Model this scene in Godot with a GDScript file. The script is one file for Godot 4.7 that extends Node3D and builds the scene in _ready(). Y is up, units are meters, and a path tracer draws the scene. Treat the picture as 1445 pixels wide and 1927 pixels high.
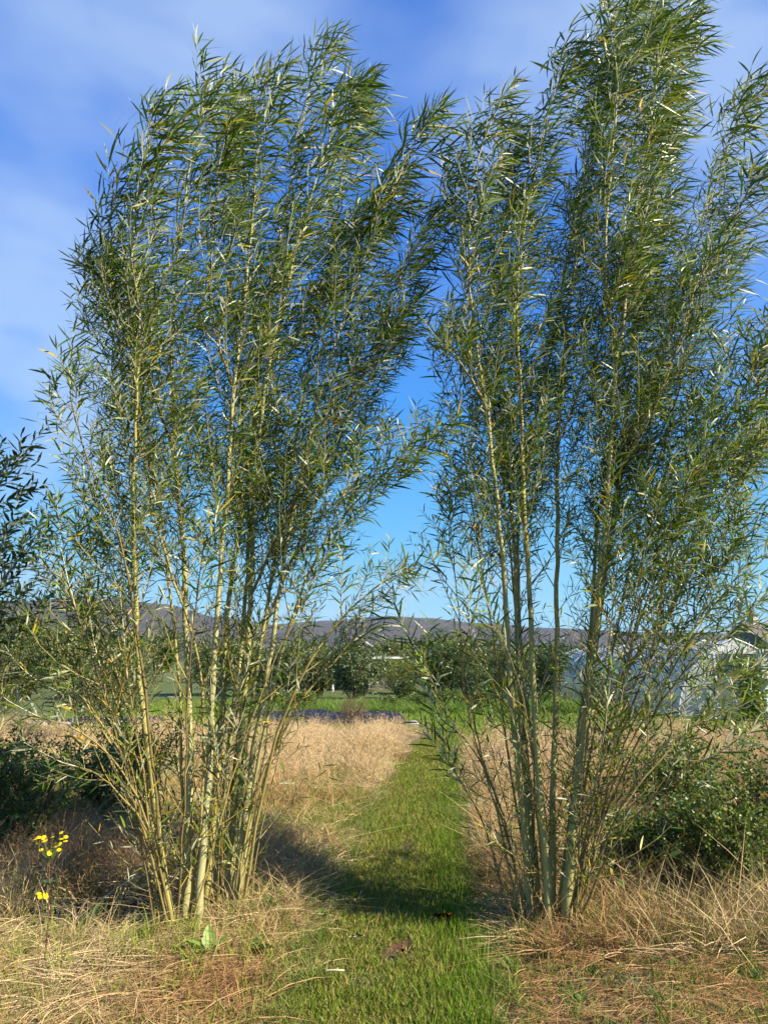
extends Node3D
# Two basket-willow clumps either side of a mown grass path, dry meadow, allotment, polytunnel and hills behind.
# y up, metres; the camera stands at x = 0, z = 0 and looks along -z.

const STEMS_NEAR_FLOWER := [
	[0.0471, [Vector3(-1.22, -0.04, -4.75), Vector3(-1.32, 0.51, -4.67), Vector3(-1.40, 0.96, -4.66), Vector3(-1.48, 1.49, -4.59), Vector3(-1.53, 1.97, -4.58), Vector3(-1.57, 2.56, -4.53), Vector3(-1.55, 3.05, -4.42), Vector3(-1.55, 3.73, -4.36), Vector3(-1.65, 4.40, -4.41), Vector3(-1.53, 5.23, -4.30)]],
	[0.0555, [Vector3(-1.20, -0.04, -4.85), Vector3(-1.19, 0.48, -4.80), Vector3(-1.20, 1.04, -4.79), Vector3(-1.28, 1.75, -4.86), Vector3(-1.31, 2.33, -4.78), Vector3(-1.41, 2.99, -4.80), Vector3(-1.45, 3.76, -4.74), Vector3(-1.45, 4.41, -4.75), Vector3(-1.37, 5.11, -4.67), Vector3(-1.28, 5.79, -4.70)]],
	[0.0537, [Vector3(-1.09, -0.04, -4.70), Vector3(-1.08, 0.61, -4.74), Vector3(-1.08, 1.10, -4.79), Vector3(-1.07, 1.58, -4.76), Vector3(-1.07, 2.09, -4.81), Vector3(-1.05, 2.81, -4.83), Vector3(-1.02, 3.47, -4.78), Vector3(-0.99, 4.15, -4.88), Vector3(-0.96, 4.83, -4.88), Vector3(-0.94, 5.39, -4.86), Vector3(-0.91, 5.97, -4.90)]],
	[0.0496, [Vector3(-1.12, -0.04, -5.00), Vector3(-1.07, 0.75, -4.98), Vector3(-1.08, 1.24, -5.11), Vector3(-1.06, 2.12, -5.11), Vector3(-0.97, 2.89, -5.17), Vector3(-0.93, 3.73, -5.23), Vector3(-0.84, 4.61, -5.25), Vector3(-0.74, 5.44, -5.31), Vector3(-0.62, 6.10, -5.27), Vector3(-0.48, 6.66, -5.30)]],
	[0.0544, [Vector3(-1.01, -0.04, -5.10), Vector3(-0.97, 0.73, -5.11), Vector3(-0.92, 1.41, -5.04), Vector3(-0.91, 2.12, -5.07), Vector3(-0.90, 2.86, -5.04), Vector3(-0.82, 3.60, -4.92), Vector3(-0.68, 4.33, -4.90), Vector3(-0.52, 5.05, -4.89), Vector3(-0.29, 5.88, -4.90)]],
	[0.0419, [Vector3(-0.94, -0.04, -5.00), Vector3(-0.87, 0.90, -5.06), Vector3(-0.76, 1.58, -4.99), Vector3(-0.70, 2.11, -5.02), Vector3(-0.58, 2.84, -4.98), Vector3(-0.43, 3.56, -5.00), Vector3(-0.24, 4.21, -4.99), Vector3(-0.07, 4.72, -4.98), Vector3(0.15, 5.32, -5.01), Vector3(0.34, 5.75, -5.00)]],
	[0.0272, [Vector3(-0.94, -0.04, -5.10), Vector3(-0.79, 1.02, -4.93), Vector3(-0.62, 1.78, -4.80), Vector3(-0.41, 2.28, -4.67), Vector3(-0.16, 2.62, -4.63), Vector3(0.09, 2.85, -4.57), Vector3(0.31, 2.99, -4.50)]],
	[0.0436, [Vector3(-1.11, -0.04, -5.20), Vector3(-1.08, 0.87, -5.32), Vector3(-1.01, 1.77, -5.35), Vector3(-0.99, 2.53, -5.34), Vector3(-1.08, 3.39, -5.48), Vector3(-1.21, 4.31, -5.54), Vector3(-1.30, 5.29, -5.59), Vector3(-1.31, 6.54, -5.60)]],
	[0.0215, [Vector3(-1.24, -0.04, -4.70), Vector3(-1.34, 0.82, -4.59), Vector3(-1.44, 1.58, -4.49), Vector3(-1.56, 2.32, -4.31), Vector3(-1.77, 2.75, -4.33), Vector3(-1.87, 3.09, -4.25), Vector3(-1.91, 3.34, -4.20)]],
	[0.0229, [Vector3(-0.90, -0.04, -5.00), Vector3(-0.70, 1.03, -4.80), Vector3(-0.48, 1.55, -4.67), Vector3(-0.28, 1.85, -4.71), Vector3(-0.03, 2.08, -4.68), Vector3(0.17, 2.15, -4.60)]],
	[0.0201, [Vector3(-1.17, -0.04, -4.80), Vector3(-1.09, 0.80, -4.70), Vector3(-1.16, 1.58, -4.73), Vector3(-1.43, 2.41, -4.63), Vector3(-1.57, 3.02, -4.56), Vector3(-1.74, 3.67, -4.54), Vector3(-1.86, 4.34, -4.56), Vector3(-1.84, 4.86, -4.50)]],
	[0.0311, [Vector3(-0.98, -0.04, -5.10), Vector3(-0.93, 1.05, -5.22), Vector3(-0.82, 1.94, -5.19), Vector3(-0.70, 2.93, -5.32), Vector3(-0.54, 4.03, -5.32), Vector3(-0.40, 5.06, -5.46), Vector3(-0.30, 5.90, -5.46), Vector3(-0.23, 6.40, -5.50)]],
	[0.0248, [Vector3(-1.04, -0.04, -5.00), Vector3(-0.97, 1.13, -5.14), Vector3(-0.82, 1.84, -5.22), Vector3(-0.47, 2.79, -5.24), Vector3(-0.17, 3.70, -5.36), Vector3(0.07, 4.38, -5.33), Vector3(0.29, 4.89, -5.33), Vector3(0.40, 5.17, -5.40)]],
	[0.0224, [Vector3(-1.16, -0.04, -4.90), Vector3(-1.25, 0.77, -4.87), Vector3(-1.30, 1.58, -4.76), Vector3(-1.51, 2.78, -4.73), Vector3(-1.72, 3.30, -4.73), Vector3(-1.90, 3.95, -4.73), Vector3(-2.06, 4.30, -4.70)]],
	[0.0191, [Vector3(-0.94, -0.04, -5.00), Vector3(-0.82, 0.76, -4.96), Vector3(-0.56, 1.31, -4.95), Vector3(-0.29, 1.65, -5.04), Vector3(-0.12, 1.83, -5.00)]],
	[0.0161, [Vector3(-1.22, -0.04, -4.70), Vector3(-1.39, 0.65, -4.55), Vector3(-1.66, 1.13, -4.53), Vector3(-1.88, 1.40, -4.47), Vector3(-2.04, 1.49, -4.40)]],
	[0.0165, [Vector3(-1.22, -0.04, -4.80), Vector3(-1.39, 0.80, -4.68), Vector3(-1.62, 1.52, -4.60), Vector3(-1.82, 2.00, -4.55), Vector3(-1.88, 2.39, -4.50)]],
	[0.0165, [Vector3(-1.24, -0.04, -4.80), Vector3(-1.49, 0.86, -4.73), Vector3(-1.84, 1.49, -4.66), Vector3(-2.08, 1.78, -4.63), Vector3(-2.31, 1.97, -4.60)]],
	[0.0165, [Vector3(-1.24, -0.04, -4.80), Vector3(-1.36, 0.65, -4.57), Vector3(-1.54, 1.02, -4.46), Vector3(-1.74, 1.23, -4.32), Vector3(-1.98, 1.29, -4.30)]],
	[0.0187, [Vector3(-1.20, -0.04, -4.90), Vector3(-1.47, 0.90, -5.09), Vector3(-1.78, 1.58, -5.25), Vector3(-1.98, 1.87, -5.24), Vector3(-2.29, 2.07, -5.30)]],
	[0.0165, [Vector3(-1.22, -0.04, -4.80), Vector3(-1.48, 0.78, -4.83), Vector3(-1.82, 1.21, -4.93), Vector3(-2.10, 1.52, -4.90), Vector3(-2.39, 1.65, -4.90)]],
	[0.0165, [Vector3(-1.22, -0.04, -4.80), Vector3(-1.38, 0.68, -4.73), Vector3(-1.54, 1.18, -4.61), Vector3(-1.69, 1.52, -4.62), Vector3(-1.80, 1.78, -4.60)]],
	[0.0161, [Vector3(-1.20, -0.04, -4.70), Vector3(-1.32, 0.54, -4.56), Vector3(-1.47, 0.85, -4.40), Vector3(-1.67, 0.99, -4.42), Vector3(-1.85, 1.02, -4.40)]],
	[0.0191, [Vector3(-0.93, -0.04, -5.00), Vector3(-0.79, 0.88, -5.21), Vector3(-0.56, 1.40, -5.27), Vector3(-0.39, 1.62, -5.38), Vector3(-0.16, 1.77, -5.40)]],
]
const LIMBS_NEAR_FLOWER := [
	[0.0224, [Vector3(-0.89, 2.00, -4.90), Vector3(-0.72, 2.42, -4.92), Vector3(-0.49, 2.92, -4.97), Vector3(-0.27, 3.38, -4.95), Vector3(-0.03, 3.84, -5.01), Vector3(0.18, 4.13, -5.00)]],
	[0.0222, [Vector3(-1.42, 2.96, -4.85), Vector3(-1.57, 3.40, -4.79), Vector3(-1.64, 3.71, -4.64), Vector3(-1.78, 4.00, -4.58), Vector3(-1.99, 4.20, -4.60)]],
	[0.0229, [Vector3(-0.82, 3.68, -5.00), Vector3(-0.60, 4.08, -5.07), Vector3(-0.34, 4.66, -5.17), Vector3(-0.13, 4.99, -5.13), Vector3(0.03, 5.36, -5.20)]],
	[0.0217, [Vector3(-1.02, 3.40, -4.75), Vector3(-1.14, 3.77, -4.75), Vector3(-1.23, 4.26, -4.78), Vector3(-1.21, 4.83, -4.76), Vector3(-1.15, 5.52, -4.80)]],
]
const STEMS_NEAR_TUNNEL := [
	[0.0507, [Vector3(0.98, -0.04, -4.75), Vector3(0.96, 0.49, -4.75), Vector3(0.94, 0.95, -4.75), Vector3(0.94, 1.42, -4.78), Vector3(0.95, 1.92, -4.82), Vector3(0.93, 2.44, -4.79), Vector3(0.93, 2.88, -4.81), Vector3(0.95, 3.35, -4.87), Vector3(0.93, 3.95, -4.80), Vector3(1.01, 4.61, -4.88), Vector3(1.17, 5.38, -4.91), Vector3(1.41, 6.30, -4.90)]],
	[0.0486, [Vector3(0.89, -0.04, -4.90), Vector3(0.86, 0.62, -4.86), Vector3(0.81, 1.26, -4.82), Vector3(0.80, 1.75, -4.87), Vector3(0.77, 2.26, -4.78), Vector3(0.73, 2.79, -4.76), Vector3(0.70, 3.27, -4.77), Vector3(0.63, 3.78, -4.78), Vector3(0.59, 4.37, -4.69), Vector3(0.65, 5.00, -4.70), Vector3(0.81, 5.61, -4.70)]],
	[0.0688, [Vector3(1.05, -0.04, -4.75), Vector3(1.12, 0.49, -4.73), Vector3(1.21, 0.94, -4.80), Vector3(1.27, 1.32, -4.75), Vector3(1.35, 1.75, -4.81), Vector3(1.39, 2.15, -4.73), Vector3(1.46, 2.57, -4.75), Vector3(1.53, 3.09, -4.79), Vector3(1.61, 3.68, -4.83), Vector3(1.56, 4.10, -4.78), Vector3(1.57, 4.58, -4.75), Vector3(1.65, 5.17, -4.75), Vector3(1.75, 5.97, -4.80), Vector3(1.67, 6.69, -4.80)]],
	[0.0448, [Vector3(1.03, -0.04, -4.90), Vector3(1.06, 0.77, -4.91), Vector3(1.13, 1.41, -5.02), Vector3(1.18, 2.12, -5.05), Vector3(1.21, 2.85, -5.01), Vector3(1.26, 3.41, -5.05), Vector3(1.37, 4.11, -5.14), Vector3(1.53, 5.01, -5.16), Vector3(1.63, 5.85, -5.21), Vector3(1.74, 6.70, -5.20)]],
	[0.0389, [Vector3(1.00, -0.04, -5.10), Vector3(0.91, 1.06, -5.12), Vector3(0.91, 1.76, -5.13), Vector3(0.92, 2.39, -5.17), Vector3(0.89, 3.12, -5.25), Vector3(0.85, 3.64, -5.21), Vector3(0.89, 4.34, -5.24), Vector3(0.96, 5.08, -5.27), Vector3(1.03, 5.78, -5.30)]],
	[0.0396, [Vector3(1.06, -0.04, -5.20), Vector3(1.01, 1.05, -5.26), Vector3(0.96, 1.77, -5.31), Vector3(1.00, 2.55, -5.42), Vector3(1.11, 3.23, -5.37), Vector3(1.32, 4.06, -5.39), Vector3(1.58, 5.18, -5.56), Vector3(1.88, 6.33, -5.60), Vector3(2.18, 7.31, -5.60)]],
	[0.0302, [Vector3(1.06, -0.04, -4.95), Vector3(1.22, 0.74, -5.08), Vector3(1.43, 1.94, -5.11), Vector3(1.56, 2.71, -5.23), Vector3(1.81, 3.12, -5.25), Vector3(2.06, 3.76, -5.21), Vector3(2.42, 4.66, -5.33), Vector3(2.72, 5.45, -5.39), Vector3(3.09, 6.42, -5.40)]],
	[0.0238, [Vector3(1.08, -0.04, -4.80), Vector3(1.24, 0.36, -4.79), Vector3(1.34, 0.80, -4.73), Vector3(1.43, 1.27, -4.67), Vector3(1.53, 1.74, -4.63), Vector3(1.66, 2.13, -4.58), Vector3(1.89, 2.66, -4.52), Vector3(2.22, 3.16, -4.55), Vector3(2.50, 3.62, -4.50)]],
	[0.0172, [Vector3(0.89, -0.04, -5.00), Vector3(0.76, 0.60, -4.96), Vector3(0.63, 1.01, -5.00), Vector3(0.54, 1.42, -4.89), Vector3(0.50, 1.93, -4.98), Vector3(0.46, 2.39, -4.94), Vector3(0.44, 2.75, -4.90)]],
	[0.0168, [Vector3(0.85, -0.04, -4.90), Vector3(0.71, 0.67, -4.93), Vector3(0.57, 1.15, -4.91), Vector3(0.51, 1.58, -4.89), Vector3(0.63, 2.09, -4.83), Vector3(0.62, 2.50, -4.75), Vector3(0.59, 2.73, -4.80)]],
	[0.0165, [Vector3(0.91, -0.04, -4.80), Vector3(0.71, 0.77, -5.05), Vector3(0.55, 1.07, -5.07), Vector3(0.38, 1.23, -5.13), Vector3(0.28, 1.40, -5.20)]],
	[0.0299, [Vector3(1.06, -0.04, -4.90), Vector3(1.24, 0.91, -4.99), Vector3(1.45, 1.93, -5.04), Vector3(1.65, 2.87, -5.08), Vector3(1.93, 4.15, -5.22), Vector3(2.16, 5.29, -5.23), Vector3(2.34, 6.28, -5.25), Vector3(2.54, 7.09, -5.30)]],
	[0.0267, [Vector3(1.09, -0.04, -5.00), Vector3(1.30, 1.08, -4.99), Vector3(1.52, 2.12, -5.08), Vector3(1.70, 3.06, -5.05), Vector3(1.88, 4.27, -5.10), Vector3(1.97, 5.17, -5.06), Vector3(2.04, 5.96, -5.05), Vector3(2.14, 6.96, -5.10)]],
	[0.0224, [Vector3(1.09, -0.04, -4.90), Vector3(1.29, 0.92, -4.92), Vector3(1.74, 2.47, -4.99), Vector3(2.01, 3.29, -4.93), Vector3(2.33, 4.22, -5.02), Vector3(2.61, 4.80, -5.04), Vector3(2.86, 5.31, -5.00)]],
	[0.0187, [Vector3(1.09, -0.04, -4.90), Vector3(1.30, 0.62, -4.86), Vector3(1.65, 1.42, -4.75), Vector3(1.92, 1.81, -4.61), Vector3(2.26, 2.11, -4.64), Vector3(2.50, 2.34, -4.60)]],
	[0.0194, [Vector3(0.99, -0.04, -5.10), Vector3(0.83, 0.90, -5.12), Vector3(0.73, 1.76, -5.00), Vector3(0.63, 2.48, -5.01), Vector3(0.55, 3.16, -4.99), Vector3(0.49, 3.64, -5.01), Vector3(0.45, 3.96, -5.00)]],
	[0.0165, [Vector3(1.07, -0.04, -4.80), Vector3(1.27, 0.51, -4.65), Vector3(1.56, 1.07, -4.48), Vector3(1.88, 1.28, -4.45), Vector3(2.07, 1.34, -4.40)]],
	[0.0233, [Vector3(1.00, -0.04, -5.10), Vector3(0.93, 1.23, -5.12), Vector3(0.90, 2.13, -5.18), Vector3(0.85, 3.11, -5.24), Vector3(0.73, 4.19, -5.30), Vector3(0.58, 4.93, -5.32), Vector3(0.53, 5.51, -5.40)]],
	[0.0201, [Vector3(1.09, -0.04, -4.80), Vector3(1.28, 0.55, -4.77), Vector3(1.50, 1.05, -4.68), Vector3(1.70, 1.43, -4.53), Vector3(1.98, 1.74, -4.53), Vector3(2.24, 1.90, -4.50)]],
	[0.0205, [Vector3(1.11, -0.04, -4.90), Vector3(1.28, 0.63, -4.83), Vector3(1.52, 1.26, -4.78), Vector3(1.78, 1.81, -4.74), Vector3(2.05, 2.26, -4.74), Vector3(2.40, 2.56, -4.70)]],
	[0.0224, [Vector3(1.11, -0.04, -4.90), Vector3(1.40, 0.91, -5.01), Vector3(1.76, 1.94, -5.07), Vector3(2.12, 2.57, -5.11), Vector3(2.48, 2.97, -5.15), Vector3(2.88, 3.30, -5.20)]],
	[0.0163, [Vector3(1.08, -0.04, -4.75), Vector3(1.26, 0.49, -4.52), Vector3(1.47, 0.79, -4.44), Vector3(1.70, 1.00, -4.37), Vector3(1.85, 1.09, -4.30)]],
	[0.0191, [Vector3(1.12, -0.04, -5.00), Vector3(1.40, 0.71, -5.26), Vector3(1.78, 1.39, -5.45), Vector3(2.02, 1.62, -5.53), Vector3(2.29, 1.74, -5.60)]],
	[0.0165, [Vector3(1.08, -0.04, -4.80), Vector3(1.28, 0.61, -4.73), Vector3(1.54, 1.17, -4.71), Vector3(1.81, 1.58, -4.69), Vector3(2.00, 1.97, -4.61), Vector3(2.16, 2.27, -4.60)]],
	[0.0165, [Vector3(1.08, -0.04, -4.80), Vector3(1.31, 0.46, -4.89), Vector3(1.60, 0.83, -4.92), Vector3(1.94, 1.15, -4.94), Vector3(2.25, 1.45, -4.97), Vector3(2.53, 1.62, -5.00)]],
	[0.0161, [Vector3(1.04, -0.04, -4.70), Vector3(1.20, 0.63, -4.64), Vector3(1.36, 1.12, -4.62), Vector3(1.56, 1.49, -4.55), Vector3(1.68, 1.90, -4.55), Vector3(1.72, 2.19, -4.50)]],
	[0.0172, [Vector3(1.13, -0.04, -5.00), Vector3(1.44, 0.58, -5.21), Vector3(1.88, 1.11, -5.35), Vector3(2.33, 1.43, -5.48), Vector3(2.69, 1.51, -5.50)]],
]
const LIMBS_NEAR_TUNNEL := [
	[0.0364, [Vector3(1.28, 1.28, -4.77), Vector3(1.39, 1.34, -4.79), Vector3(1.54, 1.59, -4.71), Vector3(1.74, 1.81, -4.75), Vector3(1.94, 2.12, -4.74), Vector3(2.16, 2.51, -4.78), Vector3(2.42, 3.05, -4.77), Vector3(2.65, 3.90, -4.70)]],
	[0.0329, [Vector3(1.60, 3.66, -4.80), Vector3(1.68, 3.95, -4.80), Vector3(1.81, 4.75, -4.89), Vector3(2.01, 5.51, -4.90), Vector3(2.14, 6.40, -4.90)]],
	[0.0256, [Vector3(1.48, 2.69, -4.80), Vector3(1.70, 3.08, -4.75), Vector3(1.95, 3.57, -4.74), Vector3(2.14, 4.12, -4.67), Vector3(2.33, 4.42, -4.70)]],
	[0.0216, [Vector3(0.70, 3.25, -4.73), Vector3(0.60, 3.44, -4.71), Vector3(0.51, 3.57, -4.65), Vector3(0.40, 3.66, -4.60)]],
	[0.0224, [Vector3(0.95, 2.81, -4.90), Vector3(1.13, 3.02, -4.93), Vector3(1.26, 3.21, -4.91), Vector3(1.48, 3.74, -4.86), Vector3(1.73, 4.44, -4.80)]],
	[0.0220, [Vector3(1.42, 2.18, -4.80), Vector3(1.63, 2.40, -4.78), Vector3(1.90, 2.67, -4.70), Vector3(2.15, 2.86, -4.60), Vector3(2.44, 3.11, -4.60)]],
]

const STEMS_EDGE := [
	[0.030, [Vector3(-3.15, -0.04, -4.65), Vector3(-3.10, 0.8, -4.6), Vector3(-2.95, 1.6, -4.55), Vector3(-2.65, 2.3, -4.45), Vector3(-2.22, 2.84, -4.4)]],
	[0.026, [Vector3(-3.10, -0.04, -4.75), Vector3(-2.98, 0.7, -4.7), Vector3(-2.75, 1.4, -4.6), Vector3(-2.50, 1.9, -4.5), Vector3(-2.30, 2.36, -4.45)]],
	[0.024, [Vector3(-3.05, -0.04, -4.7), Vector3(-2.90, 0.6, -4.65), Vector3(-2.65, 1.2, -4.5), Vector3(-2.38, 1.8, -4.35), Vector3(-2.05, 2.33, -4.3)]],
	[0.020, [Vector3(-3.0, -0.04, -4.6), Vector3(-2.85, 0.6, -4.6), Vector3(-2.62, 1.1, -4.55), Vector3(-2.35, 1.5, -4.5), Vector3(-2.10, 1.86, -4.45)]],
	[0.030, [Vector3(-3.2, -0.04, -4.8), Vector3(-3.3, 1.0, -4.8), Vector3(-3.4, 2.2, -4.8), Vector3(-3.3, 3.4, -4.8), Vector3(-3.2, 4.4, -4.8)]],
	[0.028, [Vector3(-3.2, -0.04, -4.6), Vector3(-3.4, 1.0, -4.5), Vector3(-3.6, 2.2, -4.5), Vector3(-3.7, 3.4, -4.5), Vector3(-3.7, 4.6, -4.5)]],
]

const EYE := Vector3(0, 1.6, 0)
var rng := RandomNumberGenerator.new()
var hills_noise := FastNoiseLite.new()
var patch_noise := FastNoiseLite.new()
var M := {}
var taken := {}


# ---------------------------------------------------------------- mesh collecting
class Geo:
	var v := PackedVector3Array()
	var n := PackedVector3Array()
	var c := PackedColorArray()
	var i := PackedInt32Array()

	func mesh() -> ArrayMesh:
		var a := []
		a.resize(Mesh.ARRAY_MAX)
		a[Mesh.ARRAY_VERTEX] = v
		a[Mesh.ARRAY_NORMAL] = n
		if c.size() == v.size():
			a[Mesh.ARRAY_COLOR] = c
		a[Mesh.ARRAY_INDEX] = i
		var m := ArrayMesh.new()
		m.add_surface_from_arrays(Mesh.PRIMITIVE_TRIANGLES, a)
		return m

	func face(p: Vector3, q: Vector3, r: Vector3, s: Vector3, col := Color.WHITE) -> void:
		# p q r s run clockwise as seen from outside
		var nn := (r - p).cross(q - p).normalized()
		if nn == Vector3.ZERO:
			nn = (s - p).cross(r - p).normalized()
		var k := v.size()
		for w in [p, q, r, s]:
			v.append(w)
			n.append(nn)
			c.append(col)
		i.append_array(PackedInt32Array([k, k + 1, k + 2, k, k + 2, k + 3]))

	func box(lo: Vector3, hi: Vector3, col := Color.WHITE) -> void:
		var a := lo
		var b := hi
		face(Vector3(a.x, a.y, b.z), Vector3(a.x, b.y, b.z), Vector3(b.x, b.y, b.z), Vector3(b.x, a.y, b.z), col)
		face(Vector3(b.x, a.y, a.z), Vector3(b.x, b.y, a.z), Vector3(a.x, b.y, a.z), Vector3(a.x, a.y, a.z), col)
		face(Vector3(a.x, a.y, a.z), Vector3(a.x, b.y, a.z), Vector3(a.x, b.y, b.z), Vector3(a.x, a.y, b.z), col)
		face(Vector3(b.x, a.y, b.z), Vector3(b.x, b.y, b.z), Vector3(b.x, b.y, a.z), Vector3(b.x, a.y, a.z), col)
		face(Vector3(a.x, b.y, b.z), Vector3(a.x, b.y, a.z), Vector3(b.x, b.y, a.z), Vector3(b.x, b.y, b.z), col)
		face(Vector3(a.x, a.y, a.z), Vector3(a.x, a.y, b.z), Vector3(b.x, a.y, b.z), Vector3(b.x, a.y, a.z), col)

	func tube(pts: PackedVector3Array, r0: float, r1: float, sides: int, col := Color.WHITE, power := 1.0) -> void:
		var count := pts.size()
		var k := v.size()
		for a in count:
			var t := (pts[mini(a + 1, count - 1)] - pts[maxi(a - 1, 0)]).normalized()
			var x := t.cross(Vector3(0.31, 0.17, 0.93)).normalized()
			var y := t.cross(x)
			var r := lerpf(r0, r1, pow(float(a) / (count - 1), power))
			for s in sides:
				var d := x * cos(TAU * s / sides) + y * sin(TAU * s / sides)
				v.append(pts[a] + d * r)
				n.append(d)
				c.append(col)
		for a in count - 1:
			for s in sides:
				var p := k + a * sides + s
				var q := k + a * sides + (s + 1) % sides
				i.append_array(PackedInt32Array([p, p + sides, q, q, p + sides, q + sides]))

	# a leaf or blade: o base, d along, s across, b how far the tip bends aside, hw half width
	func leaf(o: Vector3, d: Vector3, s: Vector3, b: Vector3, hw: float, col: Color, rows: Array, tip := Color(0, 0, 0, 0)) -> void:
		var k := v.size()
		var last := -1
		var two := false
		for row in rows:
			var t: float = row[0]
			var m := o + d * t + b * (t * t)
			var across := s * (hw * float(row[1]))
			var nn := s.cross(d + b * (2.0 * t)).normalized()
			var cc := col if tip.a == 0.0 else col.lerp(tip, t)
			if row[1] == 0:
				v.append(m)
				n.append(nn)
				c.append(cc)
				if last >= 0:
					i.append_array(PackedInt32Array([last, v.size() - 1, last + 1]))
				last = v.size() - 1
				two = false
			else:
				v.append(m - across)
				v.append(m + across)
				n.append(nn)
				n.append(nn)
				c.append(cc)
				c.append(cc)
				var at := v.size() - 2
				if last >= 0:
					if two:
						i.append_array(PackedInt32Array([last, at, last + 1, last + 1, at, at + 1]))
					else:
						i.append_array(PackedInt32Array([last, at, at + 1]))
				last = at
				two = true


const NARROW := [[0.0, 0], [0.22, 0.85], [0.5, 1.0], [0.8, 0.55], [1.0, 0]]
const BROAD := [[0.0, 0], [0.3, 0.9], [0.65, 0.8], [1.0, 0]]
const BLADE := [[0.0, 1.0], [0.35, 0.95], [0.7, 0.65], [1.0, 0]]
const STRAW := [[0.0, 1.0], [0.5, 0.8], [1.0, 0]]


func numbered(called: String) -> String:
	var k: int = taken.get(called, 0)
	taken[called] = k + 1
	return called if k == 0 else "%s_%03d" % [called, k]


func thing(called: String, label: String, category: String, where := Vector3.ZERO, group := "", turn := 0.0) -> Node3D:
	var o := Node3D.new()
	o.name = numbered(called)
	add_child(o)
	o.position = where
	o.rotation.y = turn
	o.set_meta("label", label)
	o.set_meta("category", category)
	if group:
		o.set_meta("group", group)
	return o


func part(called: String, mesh: Mesh, material: Material, parent: Node3D, kind := "") -> MeshInstance3D:
	var o := MeshInstance3D.new()
	o.name = called
	o.mesh = mesh
	o.material_override = material
	parent.add_child(o, true)
	if kind:
		o.set_meta("kind", kind)
	return o


func structure(called: String, mesh: Mesh, material: Material) -> MeshInstance3D:
	var o := part(numbered(called), mesh, material, self)
	o.set_meta("kind", "structure")
	return o


# ---------------------------------------------------------------- materials
func lin(r: float, g: float, b: float) -> Color:
	return Color(r, g, b).linear_to_srgb()


func plain(called: String, col: Color, rough := 0.8, metal := 0.0) -> StandardMaterial3D:
	var m := StandardMaterial3D.new()
	m.resource_name = called
	m.albedo_color = col
	m.roughness = rough
	m.metallic = metal
	M[called] = m
	return m


func leafy(called: String, rough: float, through: Color, spec := 0.5) -> StandardMaterial3D:
	var m := plain(called, Color.WHITE, rough)
	m.vertex_color_use_as_albedo = true
	m.cull_mode = BaseMaterial3D.CULL_DISABLED
	m.metallic_specular = spec
	m.backlight_enabled = true
	m.backlight = through
	return m


func noise_texture(seed_: int, freq: float, ramp: Array, octaves := 5, size := 512) -> NoiseTexture2D:
	var f := FastNoiseLite.new()
	f.seed = seed_
	f.frequency = freq
	f.fractal_octaves = octaves
	f.noise_type = FastNoiseLite.TYPE_SIMPLEX_SMOOTH
	var t := NoiseTexture2D.new()
	t.width = size
	t.height = size
	t.seamless = true
	t.noise = f
	if ramp:
		var g := Gradient.new()
		g.offsets = PackedFloat32Array(ramp.map(func(e): return e[0]))
		g.colors = PackedColorArray(ramp.map(func(e): return e[1]))
		t.color_ramp = g
	return t


func textured(called: String, tex: Texture2D, scale: Vector3, rough := 0.9, bump := 0.0, bump_tex: Texture2D = null) -> StandardMaterial3D:
	var m := plain(called, Color.WHITE, rough)
	m.albedo_texture = tex
	m.uv1_triplanar = true
	m.uv1_world_triplanar = true
	m.uv1_scale = scale
	if bump > 0.0:
		m.heightmap_enabled = true
		m.heightmap_texture = bump_tex
		m.heightmap_scale = bump
	return m


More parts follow.
